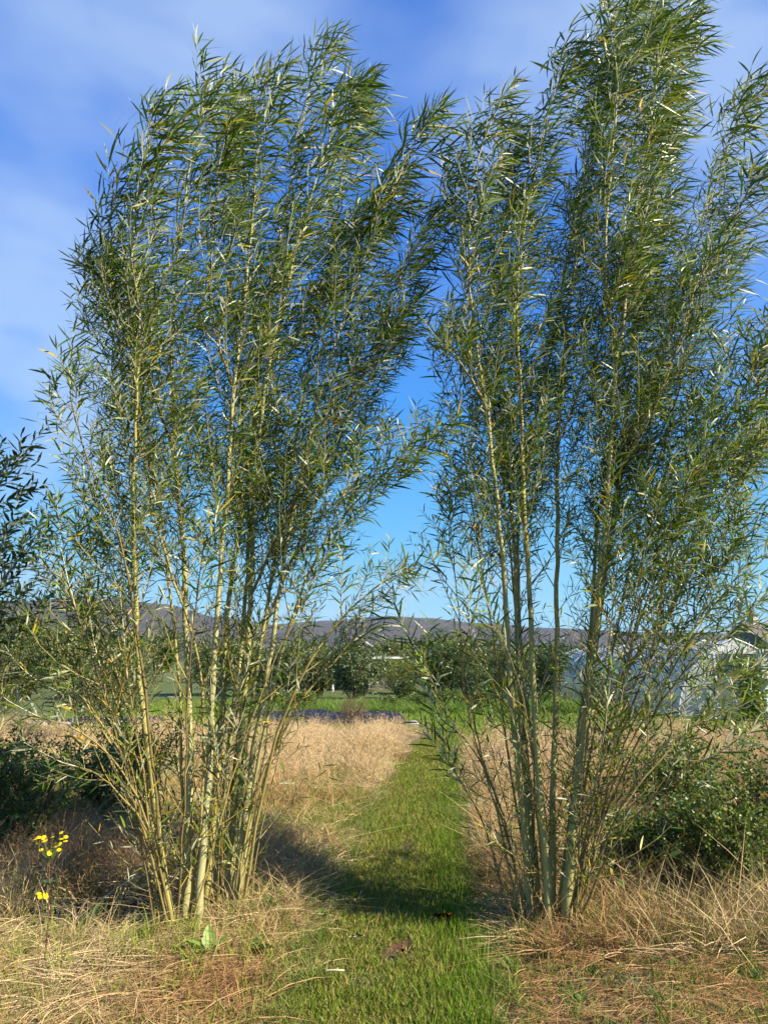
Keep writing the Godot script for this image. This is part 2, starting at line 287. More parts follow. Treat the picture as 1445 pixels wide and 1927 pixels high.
func make_materials() -> void:
	leafy("willow_leaf", 0.4, lin(0.52, 0.62, 0.14), 0.42)
	leafy("shrub_leaf", 0.4, lin(0.5, 0.6, 0.18), 0.5)
	leafy("grass_blade", 0.55, lin(0.34, 0.42, 0.14), 0.35)
	leafy("straw_blade", 0.6, lin(0.30, 0.26, 0.16), 0.35)
	var fine := noise_texture(5, 0.05, [])
	var bark := textured("willow_bark", noise_texture(11, 0.03, [[0.2, lin(0.20, 0.19, 0.085)], [0.45, lin(0.31, 0.30, 0.13)], [0.62, lin(0.36, 0.35, 0.17)], [0.85, lin(0.45, 0.44, 0.30)]]), Vector3(4.0, 14.0, 4.0), 0.6, 0.12, fine)
	bark.vertex_color_use_as_albedo = true
	var twig := plain("twig_bark", Color.WHITE, 0.6)
	twig.vertex_color_use_as_albedo = true
	textured("dark_bark", noise_texture(12, 0.03, [[0.2, lin(0.04, 0.03, 0.02)], [0.8, lin(0.14, 0.11, 0.08)]]), Vector3(4, 8, 4), 0.85, 0.6, fine)
	var soil := textured("soil", noise_texture(21, 0.02, [[0.2, lin(0.45, 0.45, 0.45)], [0.8, lin(1, 1, 1)]]), Vector3(0.9, 0.9, 0.9), 0.95, 3.0, fine)
	soil.vertex_color_use_as_albedo = true
	textured("path_turf", noise_texture(22, 0.015, [[0.25, lin(0.045, 0.062, 0.016)], [0.5, lin(0.07, 0.085, 0.025)], [0.72, lin(0.12, 0.10, 0.045)]]), Vector3(0.7, 0.7, 0.7), 0.95, 2.0, fine).vertex_color_use_as_albedo = true
	textured("lawn_turf", noise_texture(23, 0.02, [[0.25, lin(0.075, 0.13, 0.022)], [0.75, lin(0.12, 0.17, 0.04)]]), Vector3(0.5, 0.5, 0.5), 0.95, 2.0, fine)
	textured("heath", noise_texture(31, 0.012, [[0.2, lin(0.016, 0.026, 0.014)], [0.42, lin(0.032, 0.032, 0.024)], [0.6, lin(0.05, 0.036, 0.036)], [0.8, lin(0.068, 0.05, 0.042)]], 6), Vector3(0.0016, 0.004, 0.0016), 1.0)
	textured("black_sheet", noise_texture(41, 0.02, [[0.3, lin(0.012, 0.013, 0.016)], [0.75, lin(0.035, 0.037, 0.042)]]), Vector3(1.2, 1.2, 1.2), 0.55, 5.0, noise_texture(42, 0.012, [])).metallic_specular = 0.28
	textured("stone", noise_texture(43, 0.03, [[0.2, lin(0.28, 0.25, 0.22)], [0.8, lin(0.55, 0.50, 0.45)]]), Vector3(3, 3, 3), 0.9, 2.0, fine)
	plain("galvanised", lin(0.50, 0.52, 0.55), 0.5, 0.3)
	var film := plain("polythene", Color(lin(0.50, 0.55, 0.60), 0.5), 0.26)
	film.transparency = BaseMaterial3D.TRANSPARENCY_ALPHA
	film.cull_mode = BaseMaterial3D.CULL_DISABLED
	film.heightmap_enabled = true
	film.heightmap_texture = noise_texture(44, 0.01, [], 3)
	film.heightmap_scale = 0.6
	film.uv1_triplanar = true
	film.uv1_world_triplanar = true
	film.uv1_scale = Vector3(0.6, 0.6, 0.6)
	var milky: StandardMaterial3D = film.duplicate()
	milky.albedo_color = Color(lin(0.72, 0.75, 0.78), 0.72)
	milky.resource_name = "milky_film"
	M["milky_film"] = milky
	textured("slate", noise_texture(51, 0.03, [[0.2, lin(0.07, 0.06, 0.056)], [0.8, lin(0.12, 0.105, 0.098)]]), Vector3(0.5, 0.5, 0.5), 0.8)
	textured("render_cream", noise_texture(52, 0.02, [[0.2, lin(0.46, 0.41, 0.32)], [0.8, lin(0.55, 0.49, 0.39)]]), Vector3(0.3, 0.3, 0.3), 0.9)
	textured("board_and_shaded_gable", noise_texture(53, 0.02, [[0.2, lin(0.10, 0.095, 0.09)], [0.8, lin(0.19, 0.18, 0.165)]]), Vector3(0.6, 3, 0.6), 0.85)
	plain("white_paint", lin(0.74, 0.74, 0.72), 0.6)
	plain("dark_glass", lin(0.02, 0.03, 0.05), 0.08)
	plain("solar_glass", lin(0.008, 0.009, 0.016), 0.15)
	plain("terracotta", lin(0.35, 0.14, 0.08), 0.8)
	plain("dark_roof", lin(0.045, 0.043, 0.042), 0.7)
	textured("dark_soil", noise_texture(61, 0.03, [[0.2, lin(0.012, 0.009, 0.006)], [0.8, lin(0.05, 0.036, 0.024)]]), Vector3(2, 2, 2), 1.0, 4.0, fine)


# ---------------------------------------------------------------- terrain
const PATH := [[2.0, -0.05], [3.7, 0.0], [4.5, 0.10], [6.05, 0.15], [7.7, 0.30], [10.6, 0.57], [13.0, 0.82], [15.3, 1.13], [16.6, 1.5], [18.0, 2.3]]


func path_x(z: float) -> float:
	var d := -z
	for k in PATH.size() - 1:
		if d < PATH[k + 1][0]:
			return lerpf(PATH[k][1], PATH[k + 1][1], clampf((d - PATH[k][0]) / (PATH[k + 1][0] - PATH[k][0]), 0.0, 1.0))
	return PATH[-1][1]


func gh(x: float, z: float) -> float:
	var h := 0.0
	if z > -60.0 and absf(x) < 60.0:
		h = hills_noise.get_noise_2d(x, z) * 0.09
		var off := absf(x - path_x(z))
		if z > -19.0:
			h *= smoothstep(0.4, 1.6, off)
			h += 0.05 * smoothstep(0.45, 1.0, off)
		if z < -9.0 and z > -18.0:
			h += 0.34 * maxf(0.0, hills_noise.get_noise_2d(x * 1.3 + 40.0, z * 1.3)) * smoothstep(0.5, 1.4, off) * smoothstep(-9.0, -11.5, z) * smoothstep(-18.0, -15.5, z)
		var a := Vector2((x + 1.75) / 0.42, (z + 5.2) / 0.34).length_squared()
		h -= 0.3 * exp(-a * a)
		h *= 1.0 - smoothstep(30.0, 58.0, maxf(absf(x), -z))
	return h


# bare trodden earth in the middle of the path
func worn_spot(x: float, z: float) -> float:
	var a := Vector2((x - 0.06) / 0.13, (z + 4.55) / 0.3).length() + 0.7 * patch_noise.get_noise_2d(x * 9.0, z * 9.0)
	var b := Vector2((x - 0.22) / 0.1, (z + 7.0) / 0.3).length() + 0.7 * patch_noise.get_noise_2d(x * 9.0, z * 9.0)
	return 1.0 - smoothstep(0.55, 1.0, minf(a, b))


func spread(u: float, a: float) -> float:
	return a * sinh(u)


func make_ground() -> void:
	var g := Geo.new()
	var count := 210
	for iz in count + 1:
		var z := -5.0 + spread(lerpf(-8.9, 6.0, float(iz) / count), 1.2)
		for ix in count + 1:
			var x := -0.4 + spread(lerpf(-8.6, 8.6, float(ix) / count), 1.3)
			var e := 0.05
			g.v.append(Vector3(x, gh(x, z), z))
			g.n.append(Vector3(gh(x - e, z) - gh(x + e, z), 2 * e, gh(x, z - e) - gh(x, z + e)).normalized())
			var k := patch_noise.get_noise_2d(x * 1.3, z * 1.3)
			var col := Color(0.15, 0.115, 0.06).lerp(Color(0.10, 0.11, 0.035), smoothstep(-0.1, 0.4, k))
			if z < -17.5:
				col = Color(0.10, 0.15, 0.03).lerp(Color(0.15, 0.14, 0.05), smoothstep(0.0, 0.5, k))
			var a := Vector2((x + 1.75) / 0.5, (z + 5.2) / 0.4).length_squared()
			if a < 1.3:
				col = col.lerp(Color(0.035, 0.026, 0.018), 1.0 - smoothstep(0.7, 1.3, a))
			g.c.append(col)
	for iz in count:
		for ix in count:
			var p := iz * (count + 1) + ix
			g.i.append_array(PackedInt32Array([p, p + 1, p + count + 1, p + 1, p + count + 2, p + count + 1]))
	structure("ground", g.mesh(), M.soil)
	# the mown path: its own thin sheet
	g = Geo.new()
	var rows := 240
	for iz in rows + 1:
		var z := -lerpf(1.8, 17.6, float(iz) / rows)
		var wide := 0.47 + 0.05 * patch_noise.get_noise_1d(z * 3.0) + 0.35 * smoothstep(-15.0, -17.6, z)
		for ix in 25:
			var x := path_x(z) + lerpf(-wide, wide, ix / 24.0) + 0.03 * patch_noise.get_noise_2d(z * 9.0, ix * 0.4)
			g.v.append(Vector3(x, gh(x, z) + 0.006, z))
			g.n.append(Vector3.UP)
			g.c.append(Color(1, 1, 1).lerp(Color(0.9, 0.5, 0.45), worn_spot(x, z)))
	for iz in rows:
		for ix in 24:
			var p := iz * 25 + ix
			g.i.append_array(PackedInt32Array([p, p + 25, p + 1, p + 1, p + 25, p + 26]))
	structure("path", g.mesh(), M.path_turf)


func make_hills() -> void:
	# ridge heights in metres along x, at the ridge's distance
	for h in [[2600.0, [[-2600, 150], [-1700, 178], [-1350, 196], [-1150, 206], [-980, 222], [-760, 196], [-560, 150], [-300, 118], [100, 90], [500, 60], [1200, 30]], "hill_far"],
			[3300.0, [[-2400, 60], [-1200, 110], [-600, 155], [-200, 178], [-80, 190], [30, 197], [180, 188], [420, 165], [700, 145], [1100, 128], [1700, 116], [2600, 110], [3400, 90]], "hill"]]:
		var g := Geo.new()
		var ridge: Array = h[1]
		var nx := 160
		var nz := 24
		for iz in nz + 1:
			for ix in nx + 1:
				var x := lerpf(ridge[0][0], ridge[-1][0], float(ix) / nx)
				var top := 0.0
				for k in ridge.size() - 1:
					if x >= ridge[k][0] and x <= ridge[k + 1][0]:
						var t: float = (x - ridge[k][0]) / (ridge[k + 1][0] - ridge[k][0])
						top = lerpf(ridge[k][1], ridge[k + 1][1], t * t * (3 - 2 * t))
				var s := float(iz) / nz
				var across := sin(minf(s * 1.5, 1.0) * PI * 0.5) if s < 0.667 else cos((s - 0.667) / 0.333 * PI * 0.5)
				var y := top * across + 4.0 * hills_noise.get_noise_2d(x * 0.05, s * 60.0) * across - 1.0
				if iz == 16:
					y += 1.5 * hills_noise.get_noise_1d(x * 0.3)
				g.v.append(Vector3(x, y, -(float(h[0]) - 900.0 + 1350.0 * s)))
		for k in g.v.size():
			g.n.append(Vector3.ZERO)
		for iz in nz:
			for ix in nx:
				var p := iz * (nx + 1) + ix
				g.i.append_array(PackedInt32Array([p, p + nx + 1, p + 1, p + 1, p + nx + 1, p + nx + 2]))
		for k in range(0, g.i.size(), 3):
			var fn := (g.v[g.i[k + 2]] - g.v[g.i[k]]).cross(g.v[g.i[k + 1]] - g.v[g.i[k]])
			for m in 3:
				g.n[g.i[k + m]] += fn
		for k in g.n.size():
			g.n[k] = g.n[k].normalized()
		structure("hill", g.mesh(), M.heath)


# ---------------------------------------------------------------- willows
func smooth(pts: Array, steps: int) -> PackedVector3Array:
	var out := PackedVector3Array()
	var last := pts.size() - 1
	for k in last:
		for s in steps:
			out.append((pts[k] as Vector3).cubic_interpolate(pts[k + 1], pts[maxi(k - 1, 0)], pts[mini(k + 2, last)], float(s) / steps))
	out.append(pts[last])
	return out


func jitter(a: float) -> Vector3:
	return Vector3(rng.randf_range(-a, a), rng.randf_range(-a, a), rng.randf_range(-a, a))


func leaf_tint(kind: String, sunny := 0.5) -> Color:
	var r := rng.randf()
	var k := rng.randf_range(0.75, 1.25)
	if kind == "willow":
		if r < 0.21:
			return Color(0.36, 0.39, 0.26) * k  # felted underside; also paints bright highlights into scattered leaves
		if r < 0.255:
			return Color(0.48, 0.36, 0.04) * k  # turned yellow
		if r < 0.60:
			return Color(0.14, 0.20, 0.018) * k
		return Color(0.06, 0.105, 0.018) * k
	if kind == "broad_willow":
		if r < 0.1:
			return Color(0.2, 0.24, 0.17) * k
		return Color(0.045, 0.075, 0.028) * k
	if kind == "hawthorn":
		if r < 0.04:
			return Color(0.30, 0.24, 0.03) * k
		return Color(0.075, 0.13, 0.025).lerp(Color(0.15, 0.21, 0.04), rng.randf()) * k
	if kind == "olive":
		return Color(0.11, 0.145, 0.035).lerp(Color(0.18, 0.20, 0.065), rng.randf()) * k
	if kind == "grey_green":
		return Color(0.10, 0.14, 0.055).lerp(Color(0.18, 0.22, 0.11), rng.randf()) * k
	if kind == "golden":
		return Color(0.24, 0.28, 0.025).lerp(Color(0.17, 0.23, 0.025), rng.randf()) * k
	if kind == "conifer":
		return Color(0.022, 0.042, 0.022) * k
	if kind == "rust":
		return Color(0.36, 0.18, 0.11).lerp(Color(0.20, 0.10, 0.07), rng.randf()) * k
	if kind == "vine":
		if r < 0.22:
			return Color(0.34, 0.32, 0.07) * k
		return Color(0.09, 0.17, 0.03) * k
	return Color(0.055, 0.095, 0.025).lerp(Color(0.10, 0.15, 0.04), rng.randf()) * k


# one shoot: a twig into `wood`, its leaves as records [o, d, s, b, hw, col] into `leaves`; gives back its points
func shoot(wood: Geo, leaves: Array, o: Vector3, dir: Vector3, length: float, r: float, leaf_len: float, ratio: float, gap: float, wind: Vector3, kind: String, col: Color, up := 0.18, from := 0.12) -> PackedVector3Array:
	var pts := PackedVector3Array([o])
	var d := dir.normalized()
	var segs := 4
	for k in segs:
		d = (d + Vector3.UP * up + wind * 0.16 + jitter(0.10)).normalized()
		pts.append(pts[k] + d * (length / segs))
	wood.tube(pts, r, r * 0.3, 3, col)
	var n := int(length * (1.0 - from) / gap)
	var turn := rng.randf() * TAU
	for k in n:
		var t := from + (1.0 - from) * (k + rng.randf() * 0.8) / n
		var f := t * segs
		var a := mini(int(f), segs - 1)
		var p := pts[a].lerp(pts[a + 1], f - a)
		var axis := (pts[a + 1] - pts[a]).normalized()
		turn += 2.4
		var x := axis.cross(Vector3(0.3, 0.2, 0.9)).normalized()
		var radial := x * cos(turn) + axis.cross(x) * sin(turn)
		var long := leaf_len * rng.randf_range(0.65, 1.15) * (1.0 - 0.35 * maxf(0.0, t - 0.75) * 4.0 * 0.5)
		var ld := (axis * rng.randf_range(0.5, 0.95) + radial * 0.75 + wind * rng.randf_range(0.15, 0.75) + jitter(0.14)).normalized()
		var side := ld.cross(Vector3.UP * 0.6 + jitter(1.0)).normalized()
		var bend := (wind * rng.randf_range(0.05, 0.35) + Vector3.DOWN * rng.randf_range(-0.02, 0.24) + jitter(0.08)) * long
		leaves.append([p, ld * long, side, bend, long * ratio * 0.5, leaf_tint(kind)])
	return pts


func put_leaves(root: Node3D, leaves: Array, material: Material, rows: Array, singles: int, name_all := "foliage") -> void:
	var limit := 1e9
	if singles > 0 and leaves.size() > singles:
		var size := PackedFloat32Array()
		for l in leaves:
			size.append(_shown(l))
		size.sort()
		limit = size[size.size() - singles]
	var g := Geo.new()
	for l in leaves:
		if singles > 0 and _shown(l) >= limit and singles > 0:
			singles -= 1
			var one := Geo.new()
			one.leaf(Vector3.ZERO, l[1], l[2], l[3], l[4], l[5], rows)
			part("leaf", one.mesh(), material, root).position = l[0]
		else:
			g.leaf(l[0], l[1], l[2], l[3], l[4], l[5], rows)
	part(name_all, g.mesh(), material, root, "stuff")


func _shown(l: Array) -> float:
	var to: Vector3 = l[0] - EYE
	# how large it shows: nothing outside the frame counts
	if absf(to.x) > 0.5 * -to.z or to.y > -to.z * 1.0:
		return 0.0
	return (l[1] as Vector3).cross(to.normalized()).length() * float(l[4]) / to.length_squared()


func willow(called: String, label: String, stems: Array, limbs: Array, seed_: int, top_height: float, leaf_long: float, ratio: float, kind: String, windy: float, dense: float, singles: int, whips := 0) -> Node3D:
	rng.seed = seed_
	var root := thing(called, label, "willow", Vector3.ZERO)
	var leaves := []
	var all := []
	for s in stems:
		all.append([s[0], s[1], false])
	for s in limbs:
		all.append([s[0], s[1], true])
	for k in whips:
		# thin young rods between the big stems
		var from: Vector3 = stems[rng.randi() % stems.size()][1][0]
		var a := rng.randf() * TAU
		var tall := rng.randf_range(0.8, 2.8)
		var lean := rng.randf_range(0.12, 0.5) * tall
		var o := Vector3(cos(a), 0, sin(a) * 0.7)
		from += o * 0.08
		all.append([rng.randf_range(0.007, 0.013), [from, from + o * lean * 0.25 + Vector3.UP * tall * 0.35, from + o * lean * 0.6 + Vector3.UP * tall * 0.7 + jitter(0.06), from + o * lean + Vector3.UP * tall], false])
	var middle := Vector3.ZERO
	for s in stems:
		middle += (s[1][0] as Vector3) / stems.size()
	for s in all:
		var pts := smooth(s[1], 5)
		for k in range(2, pts.size()):
			pts[k] += jitter(0.006)
		var r0: float = s[0] * 0.5
		var g := Geo.new()
		var warm := rng.randf()
		var col := Color(1, 1, 1).lerp(Color(1.05, 0.95, 0.6), warm)
		if r0 < 0.013:
			col = Color(1.1, 0.92, 0.55).lerp(Color(0.42, 0.33, 0.25), pow(rng.randf(), 0.7))
		g.tube(pts, r0, 0.003, 9 if r0 > 0.015 else 6, col, 0.9)
		var stem := part("limb" if s[2] else "stem", g.mesh(), M.willow_bark, root)
		var wood := Geo.new()
		# length along the stem
		var run := PackedFloat32Array([0.0])
		for k in range(1, pts.size()):
			run.append(run[k - 1] + pts[k].distance_to(pts[k - 1]))
		var total := run[-1]
		var big: bool = r0 > 0.012 or s[2]
		var step := (0.05 if big else 0.06) / dense
		var at := 0.25 if s[2] else 0.35
		var spin := rng.randf() * TAU
		while at < total - 0.02:
			var k := 0
			while run[k + 1] < at:
				k += 1
			var p := pts[k].lerp(pts[k + 1], (at - run[k]) / maxf(run[k + 1] - run[k], 1e-5))
			var axis := (pts[k + 1] - pts[k]).normalized()
			var left := total - at
			var hf := clampf(p.y / top_height, 0.0, 1.0)
			spin += 2.4 + rng.randf_range(-0.5, 0.5)
			var x := axis.cross(Vector3(0.3, 0.1, 0.95)).normalized()
			var radial := x * cos(spin) + axis.cross(x) * sin(spin)
			var wind := Vector3(1.0, -0.08, -0.3) * windy * smoothstep(0.25, 0.85, hf)
			var low := (1.0 - smoothstep(0.2, 0.42, hf)) * (1.0 - 0.85 * smoothstep(0.3, 0.85, Vector2(p.x - middle.x, p.z - middle.z).length()))
			var long := minf(lerpf(0.74, 0.46, smoothstep(0.3, 0.9, hf)) * rng.randf_range(0.45, 1.2), left * 0.6 + 0.16)
			at += step * rng.randf_range(0.6, 1.4) * lerpf(1.0, 3.4, low) * lerpf(1.0, 1.4, smoothstep(0.6, 0.9, hf))
			if low > 0.5:
				long *= rng.randf_range(0.4, 0.9)
			var tilt := lerpf(0.75, 1.5, smoothstep(0.1, 0.8, hf)) + rng.randf_range(-0.2, 0.3)
			var ll := leaf_long * lerpf(0.48, 1.0, smoothstep(0.25, 0.9, hf)) * rng.randf_range(0.85, 1.15)
			if left < 0.9:
				ll *= 1.15
			var tw := Color(0.30, 0.26, 0.11).lerp(Color(0.17, 0.13, 0.07), rng.randf()).lerp(Color(0.50, 0.49, 0.33), smoothstep(0.5, 0.85, hf))
			if rng.randf() < 0.18 and low > 0.3:
				tw = Color(0.42, 0.28, 0.05)
			var gap := 0.0175 * lerpf(1.0, 2.8, low)
			var wide := ratio * lerpf(1.45, 1.0, smoothstep(0.3, 0.7, hf))
			if hf < 0.45 and low < 0.3:
				gap *= 0.8
			var dirs := (axis * tilt + radial).normalized()
			var tpts := shoot(wood, leaves, p, dirs, long, 0.0017 + 0.0038 * long, ll, wide, gap, wind, kind, tw, 0.16, 0.12)
			if long > 0.3 and (low < 0.35 or rng.randf() < 0.15):
				for q in int(long * lerpf(4.0, 5.5, hf)):
					var f := rng.randf_range(0.25, 0.85) * 4.0
					var a := mini(int(f), 3)
					var sp := tpts[a].lerp(tpts[a + 1], f - a)
					var sd := (tpts[a + 1] - tpts[a]).normalized() * 0.9 + jitter(0.9)
					shoot(wood, leaves, sp, sd, rng.randf_range(0.12, 0.30), 0.0016, ll * 0.85, wide, gap, wind, kind, tw, 0.1, 0.15)
		# the leader itself carries leaves near its tip
		var tip := pts[-1]
		var before := pts[-4]
		shoot(wood, leaves, before, tip - before, before.distance_to(tip) + 0.25, 0.004, leaf_long * 0.95, ratio, 0.014, Vector3(1.0, -0.05, -0.3) * windy * smoothstep(0.25, 0.85, tip.y / top_height), kind, Color(0.5, 0.49, 0.33), 0.1, 0.0)
		part("twigs", wood.mesh(), M.twig_bark, stem, "stuff")
	put_leaves(root, leaves, M.willow_leaf, NARROW, singles, "crown")
	print(called, " leaves ", leaves.size())
	return root


# ---------------------------------------------------------------- other woody plants
# o: h height, w half width, stems, lats per stem, leaf (length), ratio, gap, kind, bare (height fraction without leaves), bark, rows, r stem radius, single trunk
func woody(called: String, label: String, category: String, group: String, where: Vector3, o: Dictionary, seed_: int) -> Node3D:
	rng.seed = seed_
	var root := thing(called, label, category, Vector3(where.x, gh(where.x, where.z) - 0.03, where.z), group)
	var leaves := []
	var wood := Geo.new()
	var h: float = o.h
	var w: float = o.w
	var bare: float = o.get("bare", 0.1)
	var wind: Vector3 = o.get("wind", Vector3.ZERO)
	var single: bool = o.get("single", false)
	var n: int = o.stems
	var cone: bool = o.get("cone", false)
	for s in n:
		var a := TAU * s / n + rng.randf_range(-0.4, 0.4)
		var out := Vector3(cos(a), 0, sin(a))
		var pts := []
		var lean := w * rng.randf_range(0.15, 0.75) if n > 1 else 0.05
		if single and n > 1:
			lean = w * rng.randf_range(0.3, 0.8)
		var hh := h * (rng.randf_range(0.72, 1.0) if n > 1 else 1.0)
		var first := 0.0 if not single else h * bare * 0.8
		for k in 6:
			var t := k / 5.0
			pts.append(Vector3.UP * lerpf(first, hh, t) + out * lean * pow(t, 0.8) + jitter(0.05 * w) * (1.0 if k else 0.2) + (Vector3.ZERO if single else out * 0.06 * w))
		var line := smooth(pts, 2)
		var sr: float = o.get("r", 0.02)
		var g := Geo.new()
		g.tube(line, sr, 0.004 + sr * 0.1, 6)
		part("branch" if single else "stem", g.mesh(), M[o.get("bark", "dark_bark")], root)
		var lats: int = o.lats
		for q in lats:
			var t := lerpf(bare, 0.98, (q + rng.randf()) / lats)
			if single:
				t = (q + rng.randf()) / lats * 0.98
			var f := t * (line.size() - 1)
			var b := mini(int(f), line.size() - 2)
			var p := line[b].lerp(line[b + 1], f - b)
			var axis := (line[b + 1] - line[b]).normalized()
			var spin := q * 2.4 + rng.randf()
			var radial := Vector3(cos(spin), rng.randf_range(-0.1, 0.5), sin(spin))
			var reach: float = w * rng.randf_range(0.35, 0.8) * (sin(clampf(t * 0.85 + 0.2, 0.0, 1.0) * PI) * 0.7 + 0.35)
			if cone:
				reach = w * (1.02 - t) * rng.randf_range(0.8, 1.1)
				radial.y = -0.15
			var tw := Color(0.10, 0.075, 0.05)
			var tp := shoot(wood, leaves, p, axis * (0.1 if cone else 0.5) + radial, reach, 0.0015 + reach * 0.006, o.leaf, o.ratio, o.gap, wind, o.kind, tw, 0.0 if cone else 0.1, 0.2)
			for z in int(o.get("subs", 3)):
				var ff := rng.randf_range(0.2, 0.95) * 4.0
				var aa := mini(int(ff), 3)
				var sp := tp[aa].lerp(tp[aa + 1], ff - aa)
				shoot(wood, leaves, sp, (tp[aa + 1] - tp[aa]).normalized() * 0.7 + jitter(0.9), reach * rng.randf_range(0.3, 0.6), 0.0012 + reach * 0.003, o.leaf, o.ratio, o.gap, wind, o.kind, tw, 0.02, 0.1)
	if single:
		var g := Geo.new()
		var tr: float = o.get("r", 0.1) * 2.0
		g.tube(smooth([Vector3(0, -0.1, 0), Vector3(0.02, h * bare * 0.5, 0.01), Vector3(0, h * bare, 0), Vector3(0.02, h * 0.9, 0)], 3), tr, tr * 0.1, 8)
		part("trunk", g.mesh(), M[o.get("bark", "dark_bark")], root)
	part("twigs", wood.mesh(), M.twig_bark, root, "stuff")
	put_leaves(root, leaves, M.shrub_leaf, o.get("rows", BROAD), o.get("singles", 0), "crown" if single else "foliage")
	return root


func twin(of_: Node3D, called: String, label: String, where: Vector3, turn: float, size: float) -> void:
	var c: Node3D = of_.duplicate()
	c.name = numbered(called)
	add_child(c)
	c.position = Vector3(where.x, gh(where.x, where.z) - 0.03, where.z)
	c.rotation.y = turn
	c.scale = Vector3.ONE * size
	c.set_meta("label", label)


# ---------------------------------------------------------------- grass
func tuft(kind: String, seed_: int) -> ArrayMesh:
	rng.seed = seed_
	var g := Geo.new()
	if kind == "lawn":
		for k in 16:
			var o := Vector3(rng.randf_range(-1, 1), 0, rng.randf_range(-1, 1)) * 0.045
			var d := (Vector3.UP + jitter(1.0)).normalized() * rng.randf_range(0.02, 0.055)
			var side := d.cross(jitter(1.0)).normalized()
			var c := Color(0.13, 0.24, 0.025).lerp(Color(0.20, 0.27, 0.05), rng.randf()) * rng.randf_range(0.7, 1.1)
			if rng.randf() < 0.2:
				c = Color(0.34, 0.28, 0.12)
			g.leaf(o, d, side, jitter(0.35) * d.length(), rng.randf_range(0.0014, 0.0026), c, STRAW)
	elif kind == "long":
		for k in 13:
			var o := Vector3(rng.randf_range(-1, 1), 0, rng.randf_range(-1, 1)) * 0.05
			var d := (Vector3.UP + jitter(0.45)).normalized() * rng.randf_range(0.12, 0.30)
			var side := d.cross(jitter(1.0)).normalized()
			var flat := Vector3(d.x, 0, d.z)
			g.leaf(o, d, side, flat * 1.2 + Vector3.DOWN * d.length() * rng.randf_range(0.05, 0.35), rng.randf_range(0.0018, 0.003), Color(0.12, 0.19, 0.035).lerp(Color(0.20, 0.24, 0.07), rng.randf()), BLADE)
	elif kind == "dry":
		for k in 16:
			var o := Vector3(rng.randf_range(-1, 1), 0, rng.randf_range(-1, 1)) * 0.06
			var d := (Vector3.UP + jitter(0.5)).normalized() * rng.randf_range(0.14, 0.5)
			var side := d.cross(jitter(1.0)).normalized()
			var c := Color(0.64, 0.51, 0.29).lerp(Color(0.36, 0.25, 0.12), rng.randf()) * rng.randf_range(0.7, 1.15)
			if rng.randf() < 0.12:
				c = Color(0.22, 0.24, 0.06)
			g.leaf(o, d, side, Vector3(d.x, 0, d.z) * rng.randf_range(0.3, 1.6) + jitter(0.08) + Vector3.DOWN * d.length() * rng.randf_range(0.0, 0.5), rng.randf_range(0.0012, 0.0030), c, BLADE if k % 3 == 0 else STRAW)
	elif kind == "hay":
		for k in 18:
			var o := Vector3(rng.randf_range(-1, 1), rng.randf_range(0.0, 0.35), rng.randf_range(-1, 1)) * 0.10
			var a := rng.randf() * TAU
			var d := Vector3(cos(a), rng.randf_range(-0.05, 0.45), sin(a)).normalized() * rng.randf_range(0.14, 0.38)
			var side := d.cross(jitter(1.0)).normalized()
			var c := Color(0.66, 0.54, 0.32).lerp(Color(0.34, 0.24, 0.12), rng.randf()) * rng.randf_range(0.7, 1.15)
			g.leaf(o, d, side, Vector3.DOWN * maxf(d.y, 0.02) * rng.randf_range(0.7, 1.1) + jitter(0.05), rng.randf_range(0.0012, 0.0030), c, STRAW if k % 2 else BLADE)
	elif kind == "panicle":
		for k in 9:
			var o := Vector3(rng.randf_range(-1, 1), 0, rng.randf_range(-1, 1)) * 0.08
			var d := (Vector3.UP + jitter(0.35)).normalized() * rng.randf_range(0.28, 0.52)
			var b := Vector3(d.x, 0, d.z) * 0.8 + jitter(0.06)
			g.leaf(o, d, d.cross(jitter(1.0)).normalized(), b, 0.0013, Color(0.56, 0.44, 0.22), STRAW)
			for q in 20:
				var t := rng.randf_range(0.58, 1.0)
				var p := o + d * t + b * t * t
				var sd := (d.normalized() * 0.7 + jitter(0.9)).normalized() * rng.randf_range(0.02, 0.055) * (1.3 - t)* 2.0
				g.leaf(p, sd, sd.cross(jitter(1.0)).normalized(), jitter(0.01), 0.0012, Color(0.68, 0.53, 0.32).lerp(Color(0.52, 0.36, 0.22), rng.randf()), STRAW)
	elif kind == "weed":
		for k in 9:
			var a := k * 2.4 + rng.randf()
			var o := Vector3(cos(a), 0, sin(a)) * 0.01
			var d := Vector3(cos(a), rng.randf_range(0.25, 1.3), sin(a)).normalized() * rng.randf_range(0.025, 0.06)
			var side := d.cross(Vector3.UP + jitter(0.3)).normalized()
			g.leaf(o, d, side, Vector3.DOWN * 0.012, d.length() * 0.3, Color(0.075, 0.14, 0.03).lerp(Color(0.12, 0.19, 0.05), rng.randf()), BROAD)
	return g.mesh()


# spots: kind -> [Transform3D, Color] pairs
var spots := {}


func spot(kind: String, x: float, z: float, size: float, col: Color, tall := 1.0, lean := 0.0) -> void:
	var b := Basis(Vector3.UP, rng.randf() * TAU) * Basis(Vector3.RIGHT, rng.randf_range(-0.12, 0.12))
	if lean > 0.0:
		# laid over by wind and rain, neighbours the same way
		var a := patch_noise.get_noise_2d(x * 0.8 - 70.0, z * 0.8) * 7.0
		b = Basis(Vector3(cos(a), 0, sin(a)), lean * rng.randf_range(0.3, 1.2)) * b
	b = b * Basis.from_scale(Vector3(size, size * tall, size))
	spots[kind].append([Transform3D(b, Vector3(x, gh(x, z) + 0.002, z)), col])


